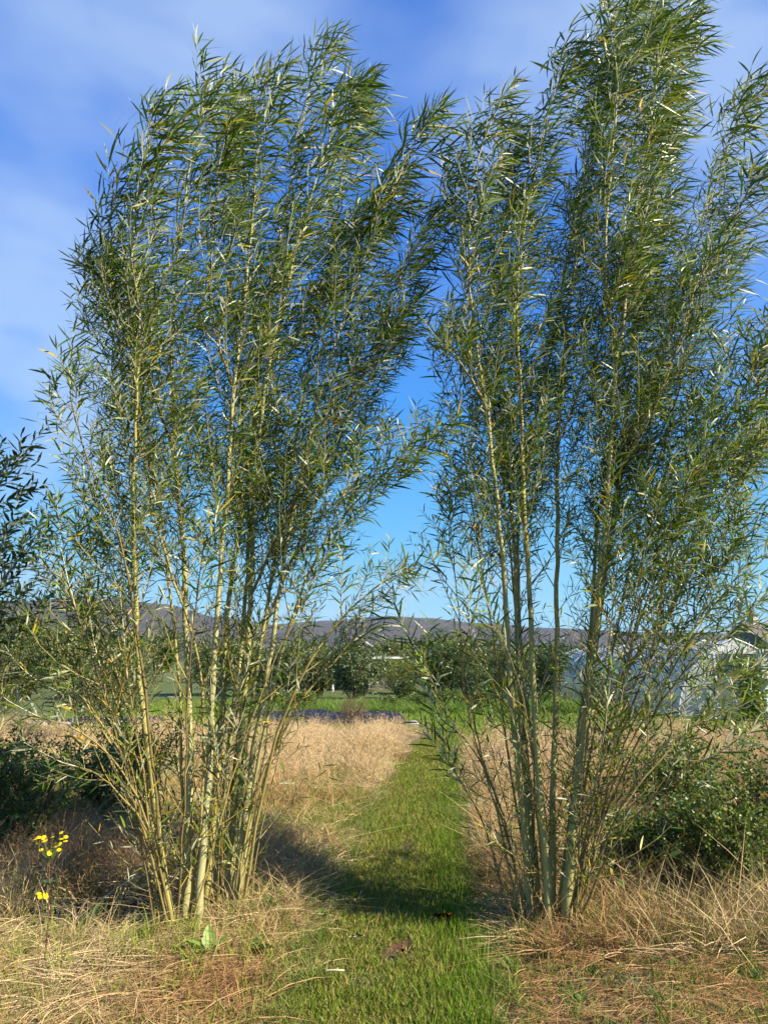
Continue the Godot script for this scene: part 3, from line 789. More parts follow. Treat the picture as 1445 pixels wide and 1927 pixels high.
func grass_object(called: String, label: String, category: String, kind: String, variants: int, material: Material) -> void:
	var root := thing(called, label, category)
	root.set_meta("kind", "stuff")
	for q in variants:
		var mine := []
		for k in range(q, spots[kind].size(), variants):
			mine.append(spots[kind][k])
		if mine.is_empty():
			continue
		var mm := MultiMesh.new()
		mm.transform_format = MultiMesh.TRANSFORM_3D
		mm.use_colors = true
		mm.mesh = tuft(kind, 900 + q * 17 + kind.length())
		mm.instance_count = mine.size()
		for k in mine.size():
			mm.set_instance_transform(k, mine[k][0])
			mm.set_instance_color(k, mine[k][1])
		var o := MultiMeshInstance3D.new()
		o.name = "blades"
		o.multimesh = mm
		o.material_override = material
		o.set_meta("kind", "stuff")
		root.add_child(o, true)
	print(called, " ", spots[kind].size())


func make_grass() -> void:
	for k in ["lawn", "long", "dry", "hay", "panicle", "weed"]:
		spots[k] = []
	rng.seed = 77
	# mown path
	for k in 15000:
		var d := 2.4 + 15.4 * pow(rng.randf(), 1.7)
		var off := rng.randf_range(-1.0, 1.0) * (0.47 + 0.16 * patch_noise.get_noise_1d(d * 2.2))
		var x := path_x(-d) + off + 0.06 * patch_noise.get_noise_1d(d * 1.4 + 50.0)
		var p := patch_noise.get_noise_2d(x * 3.0, -d * 3.0)
		var worn := smoothstep(0.15, 0.45, p) * (1.0 - smoothstep(0.2, 0.5, absf(off)))
		if rng.randf() < maxf(worn * 0.75, worn_spot(x, -d) * 0.93):
			continue
		var lush := smoothstep(0.05, 0.45, off) + 0.4 * smoothstep(-0.1, 0.3, patch_noise.get_noise_2d(x * 1.5 + 40.0, -d * 1.5))
		var col := Color(1.1, 0.9, 0.85).lerp(Color(0.85, 1.0, 0.55), clampf(lush, 0.0, 1.0) * 0.8) * rng.randf_range(0.75, 1.15)
		spot("lawn", x, -d, rng.randf_range(0.8, 1.3) * (1.0 + 0.03 * d), col, 0.75 + 0.7 * clampf(lush, 0, 1))
	# lawn and plots beyond the meadow
	for k in 18000:
		var d := rng.randf_range(14.5, 31.0)
		var x := rng.randf_range(-9.0, 9.0)
		if d < 17.0 and x < path_x(-d) + 0.3:
			continue
		spot("lawn", x, -d, rng.randf_range(1.7, 2.6), Color(0.9, 1.0, 0.65) * rng.randf_range(0.8, 1.2))
	# rank green growth along the border
	for k in 1500:
		var d := rng.randf_range(23.6, 26.2)
		spot("long", rng.randf_range(-4.5, 7.0), -d, rng.randf_range(1.2, 2.4), Color(0.9, 1.1, 0.75) * rng.randf_range(0.7, 1.2))
	# everything beside the path, near
	for k in 26000:
		var d := 2.3 + 7.0 * pow(rng.randf(), 0.9)
		var x := rng.randf_range(-1.0, 1.0) * (1.4 + 0.58 * d)
		var off := x - path_x(-d)
		var ao := absf(off)
		if ao < 0.40 + 0.16 * patch_noise.get_noise_2d(d * 2.2, signf(off) * 20.0):
			continue
		var hollow := Vector2((x + 1.75) / 0.42, (-d + 5.2) / 0.33).length()
		if (hollow < 1.15 and rng.randf() > 0.05) or (x > -2.15 and x < -1.3 and d > 4.6 and d < 4.95 and rng.randf() > 0.3):
			continue
		var p := patch_noise.get_noise_2d(x * 0.9, -d * 0.9)
		var q := patch_noise.get_noise_2d(x * 2.3 + 90.0, -d * 2.3)
		var r := rng.randf()
		var shade := rng.randf_range(0.8, 1.15)
		var brown := Color(1, 1, 1).lerp(Color(0.72, 0.55, 0.45), smoothstep(-0.1, 0.4, p)) * shade
		if ao < 0.62:
			# ragged edge
			if r < 0.42:
				spot("long", x, -d, rng.randf_range(0.35, 0.85), Color(1, 0.95, 0.8) * shade)
			elif r < 0.7:
				spot("hay", x, -d, rng.randf_range(0.4, 0.7), brown)
			elif r < 0.85:
				spot("weed", x, -d, rng.randf_range(0.7, 1.5), Color(1, 1, 1) * shade)
			else:
				spot("lawn", x, -d, 1.3, Color(0.9, 0.9, 0.7) * shade)
			continue
		var front_right := off > 0.5 and d < 4.35
		var front_left := off < -0.4 and d < 4.75
		if front_right:
			if r < 0.44:
				spot("hay", x, -d, rng.randf_range(0.35, 0.8), Color(0.85, 0.66, 0.52) * shade, 0.7)
			elif r < 0.68:
				spot("weed", x, -d, rng.randf_range(0.35, 0.8), Color(0.8, 0.95, 0.8) * shade)
			elif r < 0.9:
				spot("lawn", x, -d, rng.randf_range(0.9, 1.5), Color(0.75, 0.75, 0.55) * shade)
			else:
				spot("long", x, -d, rng.randf_range(0.3, 0.6), Color(0.9, 0.85, 0.7) * shade)
		elif front_left:
			if r < 0.60 - 0.3 * q:
				spot("hay", x, -d, rng.randf_range(0.6, 1.15), brown, 0.8)
			elif r < 0.74:
				spot("dry", x, -d, rng.randf_range(0.35, 0.7), brown)
			elif r < 0.88:
				spot("lawn", x, -d, rng.randf_range(1.3, 2.2), Color(1.15, 1.05, 0.7) * shade)
			else:
				spot("long", x, -d, rng.randf_range(0.4, 0.9), Color(1.3, 1.15, 0.8) * shade)
		else:
			var tall := 0.65 + 0.5 * smoothstep(0.7, 2.0, ao) + 0.3 * q
			if off < 0.0 and d > 7.0 and rng.randf() < 0.6:
				if r < 0.5:
					spot("lawn", x, -d, rng.randf_range(1.4, 2.4), Color(1.05, 1.0, 0.75) * shade)
				else:
					spot("long", x, -d, rng.randf_range(0.5, 0.9), Color(1.2, 1.1, 0.85) * shade)
				continue
			if r < 0.34:
				spot("dry", x, -d, rng.randf_range(0.7, 1.15), brown, tall, 0.35)
			elif r < 0.66:
				spot("hay", x, -d, rng.randf_range(0.7, 1.2), brown)
			elif r < 0.76 and d > 5.5:
				spot("panicle", x, -d, rng.randf_range(0.5, 0.85), Color(0.8, 0.62, 0.55) * shade, tall, 0.5)
			elif r < 0.9:
				spot("long", x, -d, rng.randf_range(0.5, 0.95), Color(0.95, 0.9, 0.7) * shade)
			else:
				spot("weed", x, -d, rng.randf_range(0.8, 1.6), Color(1, 1, 1) * shade)
	# the meadow further back
	for k in 21000:
		var d := rng.randf_range(8.8, 17.0)
		var x := rng.randf_range(-1.0, 1.0) * (3.0 + 0.56 * d)
		var off := x - path_x(-d)
		if absf(off) < 0.5 + 0.2 * smoothstep(14.0, 17.0, d):
			continue
		if off > 0.0 and d > 14.8 + 0.5 * patch_noise.get_noise_1d(x * 2.0) and x < 6.0:
			continue
		var p := patch_noise.get_noise_2d(x * 0.6, -d * 0.6)
		var r := rng.randf()
		var shade := rng.randf_range(0.85, 1.2)
		var clump := patch_noise.get_noise_2d(x * 1.7 + 30.0, -d * 1.7)
		var green := smoothstep(-0.05, 0.3, p + 0.25 * clump + (0.45 if off < -0.3 and d < 11.0 + clump else 0.0) - (0.25 if d > 12.0 and x > -2.5 else 0.0))
		var size := rng.randf_range(0.7, 1.15) * (0.5 + 1.0 * smoothstep(-0.3, 0.4, clump))
		if rng.randf() < 0.5 * smoothstep(0.0, -0.4, clump):
			continue
		if rng.randf() < green * 0.75:
			if r < 0.5:
				spot("lawn", x, -d, size * 1.8, Color(0.95, 1.0, 0.8) * shade)
			else:
				spot("long", x, -d, size * 0.7, Color(1.1, 1.05, 0.8) * shade)
		elif r < 0.55:
			spot("panicle", x, -d, size * 0.9, Color(0.92, 0.92, 0.90) * shade, lerpf(1.0, 0.6, smoothstep(11.0, 16.0, d)), 0.55)
		elif r < 0.75:
			spot("dry", x, -d, size * 0.9, Color(0.72, 0.66, 0.58) * shade, lerpf(0.9, 0.5, smoothstep(11.0, 16.0, d)), 0.6)
		else:
			spot("hay", x, -d, size * 1.1, Color(0.92, 0.92, 0.86) * shade, 0.8)
	grass_object("lawn_grass", "short mown green grass of the path and the lawn strip", "grass", "lawn", 5, M.grass_blade)
	grass_object("long_grass", "uncut arching green grass between the straw", "grass", "long", 4, M.grass_blade)
	grass_object("dry_grass", "upright dead straw coloured grass round the willows", "grass", "dry", 5, M.straw_blade)
	grass_object("flattened_grass", "pale flattened hay lying in swirls on the meadow", "grass", "hay", 5, M.straw_blade)
	grass_object("seeding_grass", "feathery tan seed heads of the meadow grass", "grass", "panicle", 4, M.straw_blade)
	grass_object("clover", "low clover and creeping weeds at the path edges", "ground cover", "weed", 4, M.shrub_leaf)


# ---------------------------------------------------------------- small plants and litter
func dock(label: String, x: float, z: float, sizes: Array, seed_: int, col := Color(0.13, 0.23, 0.04)) -> void:
	rng.seed = seed_
	var root := thing("dock_plant", label, "dock", Vector3(x, gh(x, z), z), "dock plants in the grass")
	for k in sizes.size():
		var a: float = sizes[k][1]
		var long: float = sizes[k][0]
		var d: Vector3 = Vector3(cos(a), float(sizes[k][2]), sin(a)).normalized()
		var side := d.cross(Vector3.UP).normalized()
		var g := Geo.new()
		var face := side.cross(d).normalized()
		var c := col * rng.randf_range(0.85, 1.2)
		# two halves raised from the midrib, wavy at the rim
		var rows := 9
		for h in [-1.0, 1.0]:
			for q in rows + 1:
				var t := float(q) / rows
				var m := d * long * t + Vector3.DOWN * long * 0.42 * t * t * (1.2 - d.y)
				var wide := long * 0.19 * sin(PI * pow(t, 0.75)) * (1.0 + 0.12 * sin(t * 21.0 + h)) + 0.002
				var rim: Vector3 = m + side * h * wide + face * (wide * 0.45 + 0.006 * sin(t * 26.0 + h * 2.0))
				g.v.append(m)
				g.v.append(rim)
				var nn: Vector3 = (face - side * h * 0.45).normalized()
				g.n.append(nn)
				g.n.append(nn)
				g.c.append(c * 1.15)
				g.c.append(c)
				if q > 0:
					var p := g.v.size() - 4
					if h < 0.0:
						g.i.append_array(PackedInt32Array([p + 1, p + 3, p, p, p + 3, p + 2]))
					else:
						g.i.append_array(PackedInt32Array([p, p + 2, p + 1, p + 1, p + 2, p + 3]))
		var leaf := part("leaf", g.mesh(), M.shrub_leaf, root)
		var rib := Geo.new()
		var line := PackedVector3Array()
		for q in 6:
			var t := q / 5.0
			line.append(d * long * t + Vector3.DOWN * long * 0.42 * t * t * (1.2 - d.y) - face * 0.001)
		rib.tube(line, 0.0026, 0.0008, 5, Color(0.28, 0.30, 0.12))
		part("midrib", rib.mesh(), M.twig_bark, leaf)


func ragwort(x: float, z: float) -> void:
	rng.seed = 5
	var root := thing("ragwort", "ragwort with bright yellow flowers on a tall dark stem", "flower", Vector3(x, gh(x, z), z))
	var stem := Geo.new()
	var line := smooth([Vector3(0, -0.02, 0), Vector3(0.004, 0.2, 0), Vector3(-0.006, 0.4, 0.01), Vector3(-0.012, 0.56, 0.01)], 4)
	stem.tube(line, 0.004, 0.0022, 6, Color(0.13, 0.06, 0.045))
	part("stem", stem.mesh(), M.twig_bark, root)
	var heads := []
	for k in 20:
		var a := k * 2.4
		heads.append([Vector3(-0.012, 0.50, 0.01), Vector3(-0.012 + cos(a) * 0.072 * sqrt(k / 20.0 + 0.08) * 1.2, 0.575 + rng.randf_range(-0.04, 0.06), 0.01 + sin(a) * 0.06)])
	for k in 4:
		var a := k * 1.7
		heads.append([Vector3(-0.003, 0.26, 0.0), Vector3(-0.03 + cos(a) * 0.02, 0.325 + rng.randf_range(-0.015, 0.02), 0.02 + sin(a) * 0.02)])
	for h in heads:
		var st := Geo.new()
		st.tube(PackedVector3Array([h[0], (h[0] + h[1]) * 0.5 + Vector3(0, -0.012, 0), h[1]]), 0.0014, 0.001, 4, Color(0.10, 0.15, 0.03))
		part("stalk", st.mesh(), M.twig_bark, root)
		var fl := Geo.new()
		var up := (Vector3.UP + jitter(0.5) + Vector3(0, 0, 0.3)).normalized()
		var x0 := up.cross(Vector3(0.9, 0.1, 0.3)).normalized()
		for q in 12:
			var d := x0.rotated(up, TAU * q / 12.0) * 0.0135 + up * 0.001
			fl.leaf(h[1], d, d.cross(up).normalized(), -up * 0.002, 0.0034, Color(0.86, 0.66, 0.01), BROAD)
		var flower := part("flower_head", fl.mesh(), M.petal, root)
		var disc := Geo.new()
		for q in 10:
			var p0: Vector3 = h[1] + x0.rotated(up, TAU * q / 10.0) * 0.0045 + up * 0.0015
			var p1: Vector3 = h[1] + x0.rotated(up, TAU * (q + 1) / 10.0) * 0.0045 + up * 0.0015
			disc.face(h[1] + up * 0.004, p0, p1, p1, Color(0.62, 0.38, 0.01))
		part("disc", disc.mesh(), M.petal, flower)
	for k in 9:
		var t := rng.randf_range(0.5, 0.85)
		var p := line[int(t * (line.size() - 1))]
		var a := k * 2.4
		var d := Vector3(cos(a), 0.5, sin(a)) * rng.randf_range(0.03, 0.055)
		var lf := Geo.new()
		lf.leaf(p, d, d.cross(Vector3.UP).normalized(), Vector3.DOWN * 0.015, 0.008, Color(0.09, 0.15, 0.03), NARROW)
		part("leaf", lf.mesh(), M.shrub_leaf, root)


func fallen_leaf(label: String, x: float, z: float, long: float, wide: float, col: Color, turn: float, curl: float, lift := 0.05) -> void:
	var root := thing("fallen_leaf", label, "leaf", Vector3(x, gh(x, z) + lift, z), "", turn)
	var g := Geo.new()
	var n := 8
	for q in n + 1:
		var t := float(q) / n
		var w := wide * sin(PI * pow(t, 0.8)) * (1.0 + 0.15 * sin(t * 17.0)) + 0.001
		for k in 5:
			var s := k / 2.0 - 1.0
			g.v.append(Vector3((t - 0.5) * long, curl * (s * s * 0.5 + pow(t - 0.5, 2.0) * 2.0) + 0.004 * sin(t * 9.0 + s * 4.0), s * w))
			g.n.append(Vector3(-(t - 0.5) * curl * 4.0 / long, 1.0, -s * curl / maxf(w, 0.01)).normalized())
			g.c.append(col * (0.8 + 0.3 * absf(sin(t * 5.0 + s * 3.0))))
	for q in n:
		for k in 4:
			var p := q * 5 + k
			g.i.append_array(PackedInt32Array([p, p + 1, p + 5, p + 1, p + 6, p + 5]))
	part("blade", g.mesh(), M.straw_blade, root)
	var s := Geo.new()
	s.tube(PackedVector3Array([Vector3(-long * 0.5, curl * 0.5, 0), Vector3(-long * 0.62, curl * 0.5 - 0.004, 0.006), Vector3(-long * 0.75, curl * 0.3, 0.012)]), 0.0013, 0.0009, 5, col * 0.6)
	part("leaf_stalk", s.mesh(), M.twig_bark, root)


func stick(label: String, a: Vector3, b: Vector3, r: float, col: Color) -> void:
	var root := thing("stick", label, "stick", a)
	var g := Geo.new()
	var mid := (b - a) * 0.5 + Vector3(0.006, 0.006, 0.01)
	g.tube(smooth([Vector3.ZERO, mid, b - a], 4), r, r * 0.7, 7, col)
	part("wood", g.mesh(), M.twig_bark, root)
	var k := Geo.new()
	k.tube(PackedVector3Array([mid, mid + Vector3(0.006, r * 1.6, -0.006)]), r * 0.8, r * 0.4, 6, col * 0.8)
	part("knot", k.mesh(), M.twig_bark, root)


func stone(label: String, x: float, z: float, size: Vector3, seed_: int) -> void:
	rng.seed = seed_
	var root := thing("stone", label, "stone", Vector3(x, gh(x, z), z), "stones weighing down the sheeting")
	var s := SphereMesh.new()
	s.radial_segments = 14
	s.rings = 8
	var a := s.get_mesh_arrays()
	var f := FastNoiseLite.new()
	f.seed = seed_
	f.frequency = 0.9
	var pts: PackedVector3Array = a[Mesh.ARRAY_VERTEX]
	for k in pts.size():
		var p := pts[k] * 2.0
		p = p * (1.0 + 0.35 * f.get_noise_3dv(p * 1.3))
		p = Vector3(signf(p.x) * pow(absf(p.x), 0.75), signf(p.y) * pow(absf(p.y), 0.7), signf(p.z) * pow(absf(p.z), 0.75))
		pts[k] = p * size * 0.5 + Vector3(0, size.y * 0.3, 0)
	a[Mesh.ARRAY_VERTEX] = pts
	var m := ArrayMesh.new()
	m.add_surface_from_arrays(Mesh.PRIMITIVE_TRIANGLES, a)
	var st := SurfaceTool.new()
	st.create_from(m, 0)
	st.generate_normals()
	part("rock", st.commit(), M.stone, root)


# a sheet laid over a raised bed: crowned, wrinkled, its rim tucked into the ground
func sheeted_bed(label: String, lo: Vector2, hi: Vector2, high: float, seed_: int) -> void:
	var mid := Vector3((lo.x + hi.x) / 2, 0, (lo.y + hi.y) / 2)
	var root := thing("covered_bed", label, "vegetable bed", mid, "beds under black sheeting")
	var f := FastNoiseLite.new()
	f.seed = seed_
	f.frequency = 0.9
	var g := Geo.new()
	var nx := 60
	var nz := 22
	for iz in nz + 1:
		for ix in nx + 1:
			var u := float(ix) / nx
			var w := float(iz) / nz
			var x := lerpf(lo.x, hi.x, u) + 0.12 * f.get_noise_1d(w * 9.0)
			var z := lerpf(lo.y, hi.y, w) + 0.12 * f.get_noise_1d(u * 14.0 + 30.0)
			var edge := minf(minf(u, 1 - u) * (hi.x - lo.x), minf(w, 1 - w) * absf(hi.y - lo.y))
			var y := high * smoothstep(0.0, 0.28, edge) * (0.85 + 0.35 * f.get_noise_2d(x * 0.7, z * 0.7)) + 0.02 * f.get_noise_2d(x * 6.0, z * 3.0)
			g.v.append(Vector3(x - mid.x, y - 0.01, z - mid.z))
			g.n.append(Vector3.ZERO)
	for iz in nz:
		for ix in nx:
			var p := iz * (nx + 1) + ix
			g.i.append_array(PackedInt32Array([p, p + 1, p + nx + 1, p + 1, p + nx + 2, p + nx + 1]))
	var turned := lo.y > hi.y
	for k in range(0, g.i.size(), 3):
		if turned:
			var t := g.i[k + 1]
			g.i[k + 1] = g.i[k + 2]
			g.i[k + 2] = t
		var fn := (g.v[g.i[k + 2]] - g.v[g.i[k]]).cross(g.v[g.i[k + 1]] - g.v[g.i[k]])
		for m in 3:
			g.n[g.i[k + m]] += fn
	for k in g.n.size():
		g.n[k] = g.n[k].normalized()
	part("sheet", g.mesh(), M.black_sheet, root)
	var b := Geo.new()
	b.tube(PackedVector3Array([Vector3(lo.x - mid.x + 0.1, 0.05, lo.y - mid.z), Vector3(0, 0.04, lo.y - mid.z + 0.05), Vector3(hi.x - mid.x - 0.1, 0.05, lo.y - mid.z)]), 0.045, 0.045, 8)
	part("edging", b.mesh(), M.board_and_shaded_gable, root)


# ---------------------------------------------------------------- buildings
func polytunnel(where: Vector3) -> void:
	var root := thing("polytunnel", "long polytunnel of cloudy polythene over metal hoops beside the right willow", "polytunnel", where)
	var high := 2.25
	var long := 18.0
	var profile := []
	for k in 21:
		var y := _tunnel_curve(absf(k - 10) / 10.0)
		profile.append(Vector2(signf(k - 10) * y.x, y.y))
	# polythene in bays, one between each pair of hoops
	var bays := 9
	for b in bays:
		var g := Geo.new()
		for iz in 4:
			var z := -long * (b + iz / 3.0) / bays
			var sag := 1.0 - 0.018 * sin(PI * iz / 3.0)
			for k in profile.size():
				var p: Vector2 = profile[k] * sag
				g.v.append(Vector3(p.x, maxf(p.y, 0.0), z))
				var q: Vector2 = profile[mini(k + 1, 20)] - profile[maxi(k - 1, 0)]
				g.n.append(Vector3(-q.y, q.x, 0).normalized())
		for iz in 3:
			for k in 20:
				var p := iz * 21 + k
				g.i.append_array(PackedInt32Array([p, p + 21, p + 1, p + 1, p + 21, p + 22]))
		part("cover_bay", g.mesh(), M.polythene, root)
	for b in bays + 1:
		var z := -long * b / bays
		var line := PackedVector3Array()
		for k in profile.size():
			line.append(Vector3(profile[k].x * 1.004, profile[k].y * 1.004, z))
		var g := Geo.new()
		g.tube(line, 0.028, 0.028, 8)
		part("hoop", g.mesh(), M.galvanised, root)
	var rail := Geo.new()
	rail.tube(PackedVector3Array([Vector3(0, high - 0.05, 0), Vector3(0, high - 0.05, -long)]), 0.02, 0.02, 6)
	part("ridge_pole", rail.mesh(), M.galvanised, root)
	# end wall: a rail across, door posts, a film skin above and at either side
	for x in [-0.62, 0.62]:
		var g := Geo.new()
		g.box(Vector3(x - 0.03, 0, -0.03), Vector3(x + 0.03, 1.82, 0.03))
		part("door_post", g.mesh(), M.galvanised, root)
	var g2 := Geo.new()
	g2.box(Vector3(-0.8, 1.822, -0.025), Vector3(0.8, 1.872, 0.025))
	part("cross_rail", g2.mesh(), M.galvanised, root)
	var g3 := Geo.new()
	g3.box(Vector3(-1.6, 0.9, -0.02), Vector3(-0.652, 0.94, 0.02))
	part("cross_rail", g3.mesh(), M.galvanised, root)
	var top := Geo.new()
	for k in range(1, 20):
		var a: Vector2 = profile[k]
		var b: Vector2 = profile[k + 1]
		if a.y > 1.9 or b.y > 1.9:
			top.face(Vector3(a.x, 1.873, 0.004), Vector3(a.x, maxf(a.y - 0.03, 1.874), 0.004), Vector3(b.x, maxf(b.y - 0.03, 1.874), 0.004), Vector3(b.x, 1.873, 0.004))
	part("end_panel", top.mesh(), M.milky_film, root)
	for side in [-1.0, 1.0]:
		var e := Geo.new()
		for k in 12:
			var y0 := 1.82 * k / 12.0
			var y1 := 1.82 * (k + 1) / 12.0
			var x0 := _tunnel_x(y0) - 0.03
			var x1 := _tunnel_x(y1) - 0.03
			if side > 0:
				e.face(Vector3(0.652, y0, 0.003), Vector3(0.652, y1, 0.003), Vector3(x1, y1, 0.003), Vector3(x0, y0, 0.003))
			else:
				e.face(Vector3(-x0, y0, 0.003), Vector3(-x1, y1, 0.003), Vector3(-0.652, y1, 0.003), Vector3(-0.652, y0, 0.003))
		part("end_panel", e.mesh(), M.milky_film if side > 0 else M.polythene, root)
	# sliding door pushed to the right, in front of the end wall
	var door := Geo.new()
	for x in [0.70, 1.55]:
		door.box(Vector3(x - 0.035, 0.02, 0.06), Vector3(x + 0.035, 1.95, 0.11))
	for y in [0.05, 0.95, 1.62, 1.90]:
		door.box(Vector3(0.737, y, 0.065), Vector3(1.513, y + 0.05, 0.105))
	var d := part("door", door.mesh(), M.galvanised, root)
	var pane := Geo.new()
	pane.face(Vector3(0.737, 0.1, 0.085), Vector3(0.737, 1.62, 0.085), Vector3(1.513, 1.62, 0.085), Vector3(1.513, 0.1, 0.085))
	part("door_film", pane.mesh(), M.milky_film, d)


func _tunnel_curve(t: float) -> Vector2:
	# a pointed arch: from the ridge (t = 0) down to the ground
	var c := [Vector2(0, 2.25), Vector2(0.45, 2.06), Vector2(0.9, 1.78), Vector2(1.3, 1.38), Vector2(1.58, 0.86), Vector2(1.72, 0.4), Vector2(1.76, 0)]
	var f := clampf(t, 0.0, 1.0) * 6.0
	var k := mini(int(f), 5)
	return (c[k] as Vector2).cubic_interpolate(c[k + 1], c[maxi(k - 1, 0)], c[mini(k + 2, 6)], f - k)


func _tunnel_x(y: float) -> float:
	var t := 0.0
	while t < 1.0 and _tunnel_curve(t).y > y:
		t += 0.01
	return _tunnel_curve(t).x


func house(where: Vector3) -> void:
	var root := thing("house", "cream house with brown slate roof, chimney and skylight behind the polytunnel", "house", where, "", deg_to_rad(26.6))
	var long := 13.0
	var deep := 7.0
	var eave := 3.9
	var ridge := 6.7
	var g := Geo.new()
	var a := Vector3(0, 0, 0)
	g.face(a, Vector3(0, eave, 0), Vector3(long, eave, 0), Vector3(long, 0, 0))
	g.face(Vector3(long, 0, 0), Vector3(long, eave, 0), Vector3(long, eave, -deep), Vector3(long, 0, -deep))
	g.face(Vector3(long, 0, -deep), Vector3(long, eave, -deep), Vector3(0, eave, -deep), Vector3(0, 0, -deep))
	part("wall", g.mesh(), M.render_cream, root)
	var gb := Geo.new()
	gb.face(Vector3(0, 0, -deep), Vector3(0, eave, -deep), Vector3(0, eave, 0), Vector3(0, 0, 0))
	gb.face(Vector3(0, eave, -deep), Vector3(0, ridge, -deep / 2), Vector3(0, ridge, -deep / 2), Vector3(0, eave, 0))
	part("gable", gb.mesh(), M.board_and_shaded_gable, root)  # end wall away from the sun: its shade is put into this dark grey
	var roof := Node3D.new()
	var rg := Geo.new()
	var over := 0.35
	var slope := (ridge - eave) / (deep / 2)
	for s in [1.0, -1.0]:
		var z0 := over if s > 0 else -deep - over
		var y0 := eave - over * slope + 0.12
		var y1 := ridge + 0.12
		var p := [Vector3(-over, y0, z0), Vector3(-over, y1, -deep / 2), Vector3(long + over, y1, -deep / 2), Vector3(long + over, y0, z0)]
		if s < 0:
			p.reverse()
		rg.face(p[0], p[1], p[2], p[3])
		var t := Vector3(0, -0.16, 0)
		rg.face(p[3] + t, p[2] + t, p[1] + t, p[0] + t)
		for k in 4:
			rg.face(p[k] + t, p[(k + 1) % 4] + t, p[(k + 1) % 4], p[k])
	var rf := part("roof", rg.mesh(), M.slate, root)
	roof.free()
	var at := func(x: float, up: float, off: float) -> Vector3:
		var z := -deep / 2 * up
		return Vector3(x, eave + slope * -z + 0.12 + off, z)
	for q in [["skylight", 2.6, 3.5, 0.38, 0.74, "sky_glass"], ["solar_panel", 4.6, 12.0, 0.15, 0.85, "solar_glass"]]:
		var f := Geo.new()
		var p0: Vector3 = at.call(q[1], q[3], 0.08)
		var p1: Vector3 = at.call(q[1], q[4], 0.08)
		var p2: Vector3 = at.call(q[2], q[4], 0.08)
		var p3: Vector3 = at.call(q[2], q[3], 0.08)
		var t := Vector3(0, -0.1, 0)
		f.face(p0, p1, p2, p3)
		var ps := [p0, p1, p2, p3]
		for k in 4:
			f.face(ps[k] + t, ps[(k + 1) % 4] + t, ps[(k + 1) % 4], ps[k])
		var sk := part(q[0], f.mesh(), M[q[5]], rf)
		if q[0] == "skylight":
			var fr := Geo.new()
			var up := Vector3(0, 0.03, 0)
			fr.tube(PackedVector3Array([p0 + up, p1 + up, p2 + up, p3 + up, p0 + up]), 0.06, 0.06, 5)
			fr.tube(PackedVector3Array([(p0 + p3) / 2 + up, (p1 + p2) / 2 + up]), 0.035, 0.035, 5)
			part("skylight_frame", fr.mesh(), M.dark_roof, root)
	var ch := Geo.new()
	ch.box(Vector3(1.5, ridge - 0.5, -deep / 2 - 0.45), Vector3(2.5, ridge + 0.95, -deep / 2 + 0.45))
	var chim := part("chimney", ch.mesh(), M.stone, rf)
	var cap := Geo.new()
	cap.box(Vector3(1.3, ridge + 0.952, -deep / 2 - 0.62), Vector3(2.7, ridge + 1.15, -deep / 2 + 0.62))
	part("chimney_cap", cap.mesh(), M.dark_roof, root)
	var pot := Geo.new()
	pot.tube(PackedVector3Array([Vector3(2.0, ridge + 1.15, -deep / 2), Vector3(2.0, ridge + 1.45, -deep / 2), Vector3(2.0, ridge + 1.75, -deep / 2)]), 0.2, 0.15, 10)
	part("chimney_pot", pot.mesh(), M.terracotta, root)
	for x in [0.7, 2.2, 5.0, 7.0]:
		var w := Geo.new()
		w.box(Vector3(x, 1.5, 0.01), Vector3(x + 0.9, 3.4, 0.05))
		var win := part("window", w.mesh(), M.dark_glass, root)
		var fr := Geo.new()
		for q in [[0.0, 0.08], [0.41, 0.49], [0.82, 0.9]]:
			fr.box(Vector3(x + q[0], 1.5, 0.052), Vector3(x + q[1], 3.4, 0.09))
		fr.box(Vector3(x + 0.082, 2.4, 0.053), Vector3(x + 0.408, 2.48, 0.088))
		fr.box(Vector3(x + 0.492, 2.4, 0.053), Vector3(x + 0.818, 2.48, 0.088))
		part("frame", fr.mesh(), M.white_paint, win)


func shed(where: Vector3) -> void:
	var root := thing("open_shed", "long low open shed with flat dark roof and white fascia", "shed", where)
	var r := Geo.new()
	r.box(Vector3(-7.0, 1.86, -2.6), Vector3(1.45, 1.95, 0.3))
	part("roof", r.mesh(), M.dark_roof, root)
	var f := Geo.new()
	f.box(Vector3(-7.0, 1.74, 0.302), Vector3(1.45, 1.86, 0.34))
	part("fascia", f.mesh(), M.white_paint, root)
	for x in [-6.8, -4.8, -2.8, -0.8, 1.25]:
		var p := Geo.new()
		p.box(Vector3(x - 0.05, -0.05, 0.05), Vector3(x + 0.05, 1.858, 0.15))
		part("post", p.mesh(), M.white_paint, root)
	var b := Geo.new()
	b.box(Vector3(-6.95, -0.05, -2.5), Vector3(1.4, 1.858, -2.42))
	part("back_wall", b.mesh(), M.board_and_shaded_gable, root)


